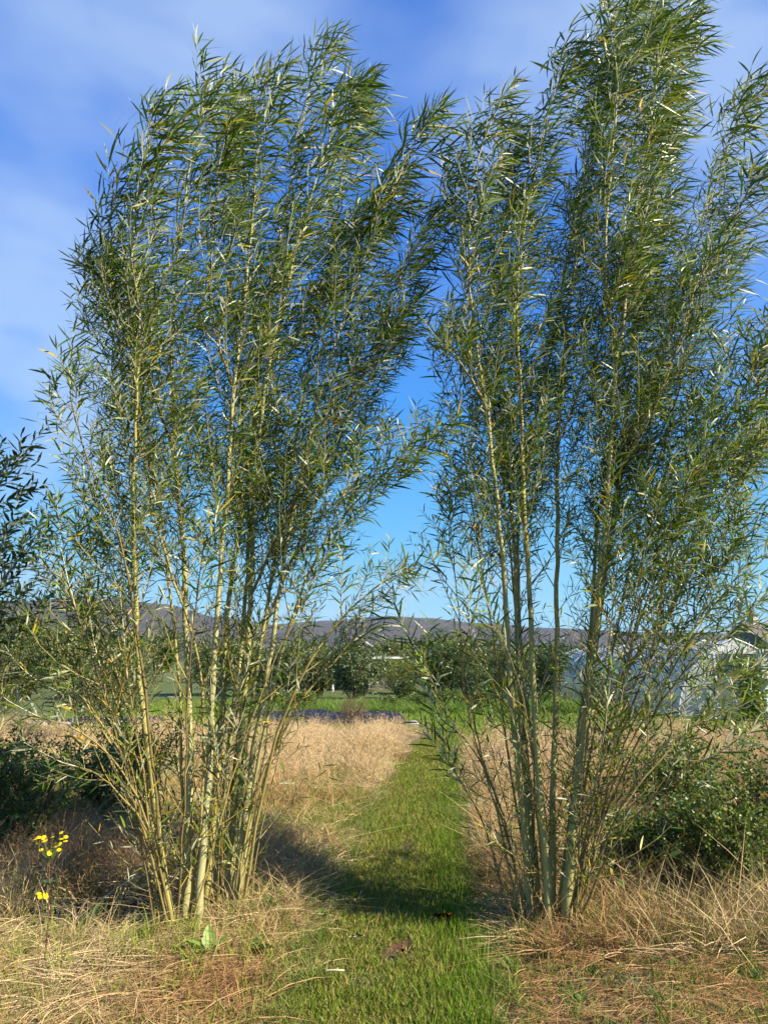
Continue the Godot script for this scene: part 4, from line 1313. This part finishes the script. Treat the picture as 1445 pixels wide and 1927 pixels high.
# ---------------------------------------------------------------- sky
func sky_image() -> Image:
	var w := 1024
	var h := 512
	var f := FastNoiseLite.new()
	f.seed = 4
	f.frequency = 1.0
	f.fractal_octaves = 5
	f.noise_type = FastNoiseLite.TYPE_SIMPLEX_SMOOTH
	# soft clouds: azimuth from -z towards +x, height, half sizes (degrees), strength
	var clouds := [[-22, 42, 14, 7, 0.9], [-9, 45, 10, 5, 0.75], [-27, 32, 8, 8, 0.5], [-28, 25, 8, 5, 1.2], [-24, 19, 5, 5, 1.0], [-27, 12, 4, 3, 0.6], [-22, 14, 5, 4, 0.3],
		[13, 43, 10, 6, 0.85], [25, 43, 8, 8, 0.9], [30, 35, 6, 8, 0.8], [23, 30, 6, 6, 0.4], [28, 20, 8, 5, 0.35], [8, 38, 6, 5, 0.4], [0, 30, 5, 4, 0.12], [5, 26, 4, 4, 0.25],
		[-24, 5.5, 8, 1.4, 0.8], [-4, 3.6, 12, 1.2, 0.75], [1, 5.2, 7, 0.9, 0.5], [8, 6.5, 7, 1.2, 0.55], [17, 4, 8, 1.0, 0.4], [-12, 8, 6, 1.0, 0.25]]
	rng.seed = 12
	for k in 60:
		var az := rng.randf_range(36, 324)
		var el := pow(rng.randf(), 0.8) * 78.0 + 3.0
		clouds.append([az if az < 180 else az - 360, el, rng.randf_range(5, 14) / maxf(0.35, cos(deg_to_rad(el))), rng.randf_range(2, 8) * minf(1.0, 0.2 + el / 25.0), rng.randf_range(0.3, 0.9)])
	var data := PackedFloat32Array()
	data.resize(w * h * 4)
	var keys := [[0.0, Color(0.50, 0.82, 0.97)], [4.0, Color(0.32, 0.72, 0.98)], [10.0, Color(0.17, 0.55, 0.97)], [18.0, Color(0.085, 0.38, 0.97)], [30.0, Color(0.05, 0.25, 0.86)], [45.0, Color(0.042, 0.19, 0.70)], [90.0, Color(0.035, 0.12, 0.50)]]
	for y in h:
		var el := 90.0 - 180.0 * (y + 0.5) / h
		var base := Color(0.10, 0.10, 0.06)
		var near := []
		if el > 0.0:
			for k in keys.size() - 1:
				if el >= keys[k][0] and el <= keys[k + 1][0]:
					base = (keys[k][1] as Color).lerp(keys[k + 1][1], (el - keys[k][0]) / (keys[k + 1][0] - keys[k][0]))
			for c in clouds:
				if absf(el - c[1]) < 2.4 * c[3]:
					near.append(c)
		for x in w:
			var col := base
			if el > 0.0:
				var az := wrapf(360.0 * (x + 0.5) / w, -180.0, 180.0)
				var amount := 0.0
				for c in near:
					var dx: float = wrapf(az - c[0], -180.0, 180.0) / c[2]
					if absf(dx) < 2.4:
						var dy: float = (el - c[1]) / c[3]
						amount += c[4] * exp(-dx * dx - dy * dy)
				if amount > 0.01:
					var a := deg_to_rad(az)
					var e := deg_to_rad(el)
					var dir := Vector3(sin(a) * cos(e), sin(e), -cos(a) * cos(e))
					var flat := 1.0 / (0.25 + dir.y)
					var nz := f.get_noise_3d(dir.x * 3.2 * flat, dir.y * 9.0, dir.z * 3.2 * flat)
					var fine := f.get_noise_3d(dir.x * 11.0 * flat + 7.0, dir.y * 26.0, dir.z * 11.0 * flat)
					amount = clampf(amount * (0.78 + 0.5 * nz + 0.12 * fine), 0.0, 1.0)
					amount = amount * amount * (3.0 - 2.0 * amount) * 0.6 + 0.3 * amount
					col = col.lerp(Color(0.56, 0.74, 1.0), clampf(amount * 0.68, 0.0, 0.9))
			var at := (y * w + x) * 4
			data[at] = col.r
			data[at + 1] = col.g
			data[at + 2] = col.b
			data[at + 3] = 1.0
	return Image.create_from_data(w, h, false, Image.FORMAT_RGBAF, data.to_byte_array())


# ---------------------------------------------------------------- the scene
func _ready() -> void:
	hills_noise.seed = 3
	hills_noise.frequency = 0.35
	patch_noise.seed = 9
	patch_noise.frequency = 0.5
	var cam := Camera3D.new()
	cam.name = "camera"
	cam.fov = 69.4
	cam.far = 9000.0
	cam.near = 0.05
	add_child(cam)
	cam.position = EYE
	cam.rotation_degrees = Vector3(11.43, 0, 0)
	cam.current = true
	var we := WorldEnvironment.new()
	we.name = "world_environment"
	var env := Environment.new()
	env.background_mode = Environment.BG_SKY
	var pano := PanoramaSkyMaterial.new()
	pano.panorama = ImageTexture.create_from_image(sky_image())
	env.sky = Sky.new()
	env.sky.sky_material = pano
	env.background_energy_multiplier = 0.43
	env.tonemap_mode = Environment.TONE_MAPPER_LINEAR
	env.tonemap_exposure = 2.4
	env.sdfgi_enabled = true
	env.ssao_enabled = true
	env.ssil_enabled = true
	env.fog_enabled = true
	env.fog_density = 0.00005
	env.fog_light_color = Color(0.72, 0.82, 1.0)
	we.environment = env
	add_child(we)
	var sun := DirectionalLight3D.new()
	sun.name = "sun"
	sun.light_energy = 1.6
	sun.light_color = Color(1.0, 0.945, 0.83)
	sun.light_angular_distance = 0.5
	sun.shadow_enabled = true
	add_child(sun)
	var az := deg_to_rad(64.0)
	var el := deg_to_rad(36.0)
	sun.look_at_from_position(Vector3.ZERO, -Vector3(sin(az) * cos(el), sin(el), cos(az) * cos(el)))

	make_materials()
	plain("sky_glass", lin(0.35, 0.42, 0.5), 0.12, 0.3)
	leafy("petal", 0.5, lin(0.35, 0.35, 0.1), 0.3)
	print("materials")
	make_ground()
	make_hills()
	print("ground")

	# the two big willows and the one whose branches reach in from the side
	willow("willow_tree", "tall willow clump at left of the path, many thin stems, behind the dock leaves", STEMS_NEAR_FLOWER, LIMBS_NEAR_FLOWER, 101, 6.0, 0.19, 0.07, "willow", 0.75, 1.0, 300, 20)
	willow("willow_tree", "tall willow clump at right of the path with the thickest pale stem", STEMS_NEAR_TUNNEL, LIMBS_NEAR_TUNNEL, 202, 6.4, 0.19, 0.07, "willow", 0.85, 1.0, 300, 20)
	willow("willow_tree", "dark broad leaved willow reaching in from the left edge of the picture", STEMS_EDGE, [], 303, 4.6, 0.105, 0.19, "broad_willow", 0.35, 0.75, 100)
	print("willows")

	make_plants()
	print("plants")
	polytunnel(Vector3(10.15, 0, -21.8))
	house(Vector3(49.6, 0, -97))
	shed(Vector3(0, 0, -42))
	sheeted_bed("long bed under black sheeting beyond the tan meadow", Vector2(-4.1, -18.3), Vector2(0.62, -20.6), 0.36, 3)
	sheeted_bed("bed under black sheeting glimpsed left of the left willow", Vector2(-8.6, -18.6), Vector2(-5.6, -20.4), 0.2, 4)
	sheeted_bed("second black sheeted bed further back behind the green strip", Vector2(-5.2, -26.0), Vector2(-2.1, -28.6), 0.25, 5)
	stone("pale stone at the right end of the long black bed", 0.70, -18.3, Vector3(0.26, 0.2, 0.24), 1)
	stone("pale stone left of the left willow beside the sheeting", -8.3, -18.3, Vector3(0.5, 0.26, 0.35), 2)
	stone("small pale stone between the meadow and the sheeting at left", -7.6, -18.2, Vector3(0.32, 0.2, 0.3), 3)
	print("buildings")
	make_litter()
	make_grass()


func make_plants() -> void:
	var haw := {"h": 1.25, "w": 0.75, "stems": 6, "lats": 24, "leaf": 0.03, "ratio": 0.75, "gap": 0.015, "kind": "hawthorn", "r": 0.014, "subs": 4}
	woody("hawthorn_shrub", "taller dense hawthorn at the right edge below the polytunnel", "shrub", "hawthorn shrubs", Vector3(2.95, 0, -5.7), haw, 11)
	haw.h = 0.75
	haw.w = 0.6
	woody("hawthorn_shrub", "low hawthorn right of the right willow above pale straw", "shrub", "hawthorn shrubs", Vector3(2.25, 0, -5.35), haw, 12)
	haw.h = 1.0
	woody("hawthorn_shrub", "loose hawthorn behind the right willow's right side", "shrub", "hawthorn shrubs", Vector3(2.6, 0, -7.0), haw, 13)
	haw.h = 0.5
	haw.w = 0.45
	woody("hawthorn_shrub", "smallest hawthorn, behind the bindweed right of the right willow", "shrub", "hawthorn shrubs", Vector3(1.85, 0, -5.7), haw, 16)
	haw.h = 0.95
	haw.w = 0.8
	woody("hawthorn_shrub", "dark hawthorn at the left edge above the ragwort", "shrub", "hawthorn shrubs", Vector3(-3.0, 0, -6.3), haw, 14)
	haw.h = 0.95
	woody("hawthorn_shrub", "sunlit hawthorn between left edge and left willow", "shrub", "hawthorn shrubs", Vector3(-2.6, 0, -7.4), haw, 15)
	# scrub willows at the left, a little way off
	var scrub := {"h": 2.6, "w": 1.3, "stems": 9, "lats": 22, "leaf": 0.085, "ratio": 0.17, "gap": 0.03, "kind": "olive", "r": 0.018, "subs": 4, "bare": 0.28, "rows": NARROW, "bark": "willow_bark", "wind": Vector3(0.2, 0, 0)}
	woody("willow_shrub", "olive green willow scrub at the left edge below the hill", "shrub", "willow scrub", Vector3(-6.6, 0, -12.5), scrub, 21)
	scrub.h = 2.4
	woody("willow_shrub", "olive green willow scrub just left of the left willow", "shrub", "willow scrub", Vector3(-5.0, 0, -13.5), scrub, 22)
	# far hedge and trees; three kinds, then copies
	var bush := {"h": 2.5, "w": 1.8, "stems": 8, "lats": 22, "leaf": 0.13, "ratio": 0.5, "gap": 0.055, "kind": "grey_green", "r": 0.03, "subs": 4, "bare": 0.05}
	var b1 := woody("hedge_shrub", "grey green shrub in the hedge left of the golden bush", "shrub", "hedge shrubs", Vector3(-1.4, 0, -33.0), bush, 31)
	bush.kind = "green"
	var b2 := woody("hedge_shrub", "dark green shrub in the hedge right of the golden bush", "shrub", "hedge shrubs", Vector3(2.6, 0, -33.0), bush, 32)
	bush.kind = "olive"
	var b3 := woody("hedge_shrub", "olive shrub at the right end of the central hedge", "shrub", "hedge shrubs", Vector3(5.2, 0, -32.5), bush, 33)
	twin(b2, "hedge_shrub", "dark shrub low in the middle of the central hedge", Vector3(0.8, 0, -30.0), 1.0, 0.42)
	twin(b2, "hedge_shrub", "small dark shrub at the foot of the hedge beside the lawn", Vector3(3.6, 0, -29.5), 2.0, 0.6)
	twin(b1, "hedge_shrub", "grey green shrub seen through the left willow's stems", Vector3(-4.4, 0, -35.0), 2.4, 1.05)
	twin(b3, "hedge_shrub", "olive shrub seen between the left willow's left stems", Vector3(-8.0, 0, -36.0), 0.7, 1.1)
	twin(b2, "hedge_shrub", "dark shrub beyond the left bed of black sheeting", Vector3(-11.5, 0, -33.0), 1.7, 1.15)
	twin(b1, "hedge_shrub", "pale shrub behind the willow scrub at the left edge", Vector3(-15.0, 0, -32.0), 2.9, 1.25)
	twin(b2, "hedge_shrub", "dark shrub seen through the right willow's left stems", Vector3(7.2, 0, -34.0), 0.4, 1.0)
	twin(b1, "hedge_shrub", "grey green shrub against the far end of the polytunnel", Vector3(8.6, 0, -44.0), 0.9, 1.0)
	twin(b3, "hedge_shrub", "olive shrub right in front of the shed's middle", Vector3(-3.0, 0, -36.0), 1.9, 0.95)
	twin(b2, "hedge_shrub", "dark shrub hiding the shed's left end", Vector3(-6.0, 0, -37.0), 2.8, 0.9)
	twin(b3, "hedge_shrub", "tall olive shrub beside the dark hedge shrub at right", Vector3(4.0, 0, -36.5), 2.2, 1.15)
	var gold := {"h": 1.75, "w": 1.5, "stems": 12, "lats": 20, "leaf": 0.16, "ratio": 0.12, "gap": 0.05, "kind": "golden", "r": 0.015, "subs": 3, "rows": NARROW, "bare": 0.0}
	woody("golden_shrub", "round bright yellow green bush in front of the shed", "shrub", "", Vector3(0.85, 0, -38.5), gold, 41)
	var tree := {"h": 4.0, "w": 1.9, "stems": 9, "lats": 24, "leaf": 0.2, "ratio": 0.55, "gap": 0.085, "kind": "green", "r": 0.05, "subs": 4, "bare": 0.2, "single": true}
	var t1 := woody("broadleaf_tree", "dark rounded tree standing alone under the hill's right slope", "tree", "trees beyond the shed", Vector3(3.4, 0, -58.0), tree, 51)
	tree.kind = "olive"
	tree.h = 3.7
	var t2 := woody("broadleaf_tree", "sunlit olive tree right beside the dark rounded tree", "tree", "trees beyond the shed", Vector3(5.4, 0, -56.0), tree, 52)
	twin(t2, "broadleaf_tree", "small olive tree centred under the hilltop", Vector3(0.3, 0, -56.0), 1.2, 0.9)
	twin(t1, "broadleaf_tree", "dark tree seen through the right willow near its thick stem", Vector3(15.5, 0, -62.0), 0.8, 0.8)
	twin(t1, "broadleaf_tree", "dark tree behind the left willow's right stems", Vector3(-6.2, 0, -60.0), 2.2, 0.95)
	twin(t2, "broadleaf_tree", "olive tree behind the middle of the left willow", Vector3(-11.5, 0, -58.0), 3.0, 1.0)
	twin(t1, "broadleaf_tree", "dark tree behind the left stems of the left willow", Vector3(-17.5, 0, -60.0), 0.3, 1.1)
	twin(t2, "broadleaf_tree", "olive tree at the far left under the higher hill", Vector3(-24.0, 0, -57.0), 1.9, 1.15)
	twin(t1, "broadleaf_tree", "dark tree at the far left edge behind the scrub", Vector3(-30.0, 0, -60.0), 2.6, 1.4)
	twin(t2, "broadleaf_tree", "bushy tree before the house's gable", Vector3(44.5, 0, -88.0), 0.5, 1.0)
	var fir := {"h": 6.4, "w": 1.7, "stems": 1, "lats": 90, "leaf": 0.35, "ratio": 0.3, "gap": 0.1, "kind": "conifer", "r": 0.09, "subs": 4, "bare": 0.08, "cone": true, "rows": NARROW}
	var f1 := woody("conifer", "taller dark conifer left of the small olive tree", "conifer", "dark conifers", Vector3(-5.4, 0, -95.0), fir, 61)
	twin(f1, "conifer", "shorter dark conifer beside the taller one", Vector3(-3.6, 0, -96.0), 1.0, 0.85)
	twin(f1, "conifer", "dark conifer at the left of the conifer row", Vector3(-7.6, 0, -97.0), 2.0, 0.9)
	twin(f1, "conifer", "dark conifer seen through the left willow's right edge", Vector3(-10.5, 0, -96.0), 3.0, 0.95)
	# leafy border in front of the hedge
	var herb := {"h": 0.75, "w": 0.6, "stems": 12, "lats": 14, "leaf": 0.075, "ratio": 0.5, "gap": 0.03, "kind": "hawthorn", "r": 0.008, "subs": 2, "bare": 0.0}
	var h1 := woody("border_plant", "leafy green plant in the border left of the reddish dock", "plant", "leafy plants in front of the hedge", Vector3(-2.6, 0, -24.5), herb, 71)
	var where := [[0.2, "right behind the reddish dock"], [1.2, "in the middle of the border"], [2.2, "below the dark hedge shrub"], [3.2, "toward the right of the border"], [4.3, "at the right end of the border"], [5.6, "seen through the right willow's stems"], [-3.7, "beside the second black bed"]]
	for k in where.size():
		twin(h1, "border_plant", "leafy green border plant " + where[k][1], Vector3(where[k][0], 0, -25.0 - 0.4 * (k % 3)), k * 0.9, 0.75 + 0.12 * (k % 4))
	var red := {"h": 0.85, "w": 0.5, "stems": 16, "lats": 10, "leaf": 0.022, "ratio": 0.3, "gap": 0.014, "kind": "rust", "r": 0.006, "subs": 1, "bare": 0.3}
	woody("dead_dock", "reddish brown dead dock stalks standing in front of the black bed", "dock", "", Vector3(-0.75, 0, -17.3), red, 72)
	var vine := {"h": 1.85, "w": 0.6, "stems": 7, "lats": 20, "leaf": 0.13, "ratio": 0.8, "gap": 0.06, "kind": "vine", "r": 0.01, "subs": 2, "bare": 0.0, "singles": 120}
	woody("climbing_vine", "leafy vine with yellowing leaves at the polytunnel's doorway", "vine", "", Vector3(10.2, 0, -21.1), vine, 73)
	var bind := {"h": 0.5, "w": 0.3, "stems": 3, "lats": 5, "leaf": 0.085, "ratio": 0.65, "gap": 0.09, "kind": "vine", "r": 0.003, "subs": 0, "bare": 0.2, "singles": 60}
	woody("bindweed", "broad leaved bindweed in the dark gap right of the right willow", "weed", "", Vector3(1.62, 0, -5.15), bind, 74)


func make_litter() -> void:
	dock("pale upright dock leaves at the foot of the left willow", -0.93, -4.33, [[0.19, -1.9, 1.5], [0.20, 2.7, 1.0], [0.17, 1.9, 0.8], [0.15, -0.4, 1.2], [0.12, 0.6, 0.8]], 1, Color(0.20, 0.30, 0.06))
	dock("darker dock just right of the pale upright dock leaves", -0.74, -4.38, [[0.2, 0.3, 0.7], [0.19, -0.8, 0.9], [0.15, 2.8, 0.6], [0.13, 1.6, 0.6]], 2, Color(0.09, 0.16, 0.03))
	dock("dark dock in the straw between left willow and path", -0.75, -5.0, [[0.2, 0.2, 1.1], [0.18, 2.7, 1.0], [0.17, -1.2, 1.3], [0.12, 1.7, 0.6]], 3, Color(0.08, 0.15, 0.03))
	dock("small dock at the left edge of the path by the fallen dead leaf", -0.42, -5.05, [[0.14, 0.4, 0.9], [0.13, 2.4, 0.7], [0.12, -1.0, 1.1]], 4, Color(0.12, 0.24, 0.03))
	dock("bright small dock on the left rim of the path near the stick", -0.46, -4.42, [[0.1, 0.0, 0.7], [0.1, 2.2, 0.8], [0.09, -1.6, 0.8], [0.08, 1.1, 0.5]], 5, Color(0.15, 0.28, 0.03))
	dock("low dock at the bottom edge left of the path", -0.52, -3.98, [[0.13, 0.2, 0.8], [0.12, 2.9, 0.6], [0.1, -1.2, 0.8], [0.1, 1.5, 0.4]], 6, Color(0.10, 0.22, 0.03))
	ragwort(-1.76, -4.22)
	fallen_leaf("large curled orange brown leaf lying on the path", 0.36, -4.92, 0.12, 0.04, Color(0.62, 0.30, 0.10), 0.2, 0.035, 0.06)
	fallen_leaf("white upturned fallen leaf in the worn middle of the path", -0.15, -4.66, 0.075, 0.010, Color(0.75, 0.74, 0.68), 0.1, 0.006, 0.05)
	fallen_leaf("small orange leaf in the dark worn patch of the path", 0.10, -4.44, 0.045, 0.012, Color(0.50, 0.20, 0.03), 1.3, 0.012, 0.045)
	fallen_leaf("yellow orange leaf on the grass near the bottom edge", 0.39, -3.98, 0.035, 0.012, Color(0.6, 0.35, 0.05), 2.3, 0.012, 0.05)
	fallen_leaf("pale dead leaf at the left edge of the path", -0.40, -5.2, 0.08, 0.028, Color(0.40, 0.24, 0.14), 1.1, 0.03, 0.06)
	fallen_leaf("pale narrow dead leaf on the straw at lower right", 1.14, -4.10, 0.10, 0.010, Color(0.62, 0.55, 0.40), 2.2, 0.008, 0.06)
	stick("short pale stick lying across the path near the bottom", Vector3(-0.29, 0.062, -4.14), Vector3(-0.20, 0.066, -4.13), 0.006, Color(0.58, 0.50, 0.34))
	stick("dark dead stalk leaning in the lower left corner", Vector3(-1.86, 0.09, -4.08), Vector3(-1.66, 0.05, -3.86), 0.007, Color(0.10, 0.05, 0.035))
	# turned earth and roots in the hollow behind the ragwort
	rng.seed = 8
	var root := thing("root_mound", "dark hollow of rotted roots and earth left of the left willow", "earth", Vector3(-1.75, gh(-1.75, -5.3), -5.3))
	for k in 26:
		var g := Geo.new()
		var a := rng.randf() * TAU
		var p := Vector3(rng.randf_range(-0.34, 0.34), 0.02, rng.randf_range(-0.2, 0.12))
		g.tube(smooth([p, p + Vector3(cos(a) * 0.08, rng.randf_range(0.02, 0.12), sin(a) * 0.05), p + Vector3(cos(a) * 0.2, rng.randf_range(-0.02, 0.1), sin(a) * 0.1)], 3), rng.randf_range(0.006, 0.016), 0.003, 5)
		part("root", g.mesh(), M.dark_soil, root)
	# a low shoot of willow arching over the hollow
	rng.seed = 9
	var low := thing("willow_shoot", "low willow shoot arching over the dark hollow", "shoot", Vector3(-1.22, 0.33, -4.75))
	var wood := Geo.new()
	var leaves := []
	var arc := smooth([Vector3(0, 0, 0), Vector3(-0.14, 0.03, 0.0), Vector3(-0.28, 0.0, 0.02), Vector3(-0.42, -0.09, 0.04), Vector3(-0.56, -0.24, 0.06)], 3)
	wood.tube(arc, 0.005, 0.002, 5, Color(0.42, 0.40, 0.25))
	part("shoot_stem", wood.mesh(), M.twig_bark, low)
	for k in 34:
		var t := rng.randf_range(0.25, 1.0) * (arc.size() - 1)
		var a := mini(int(t), arc.size() - 2)
		var p := arc[a].lerp(arc[a + 1], t - a)
		var d := ((arc[a + 1] - arc[a]).normalized() * 0.6 + jitter(0.7) + Vector3(0, -0.25, 0)).normalized() * rng.randf_range(0.07, 0.13)
		var lf := Geo.new()
		lf.leaf(Vector3.ZERO, d, d.cross(Vector3.UP + jitter(0.5)).normalized(), Vector3.DOWN * 0.03, 0.006, Color(0.11, 0.17, 0.06) * rng.randf_range(0.8, 1.4), NARROW)
		part("leaf", lf.mesh(), M.willow_leaf, low).position = p
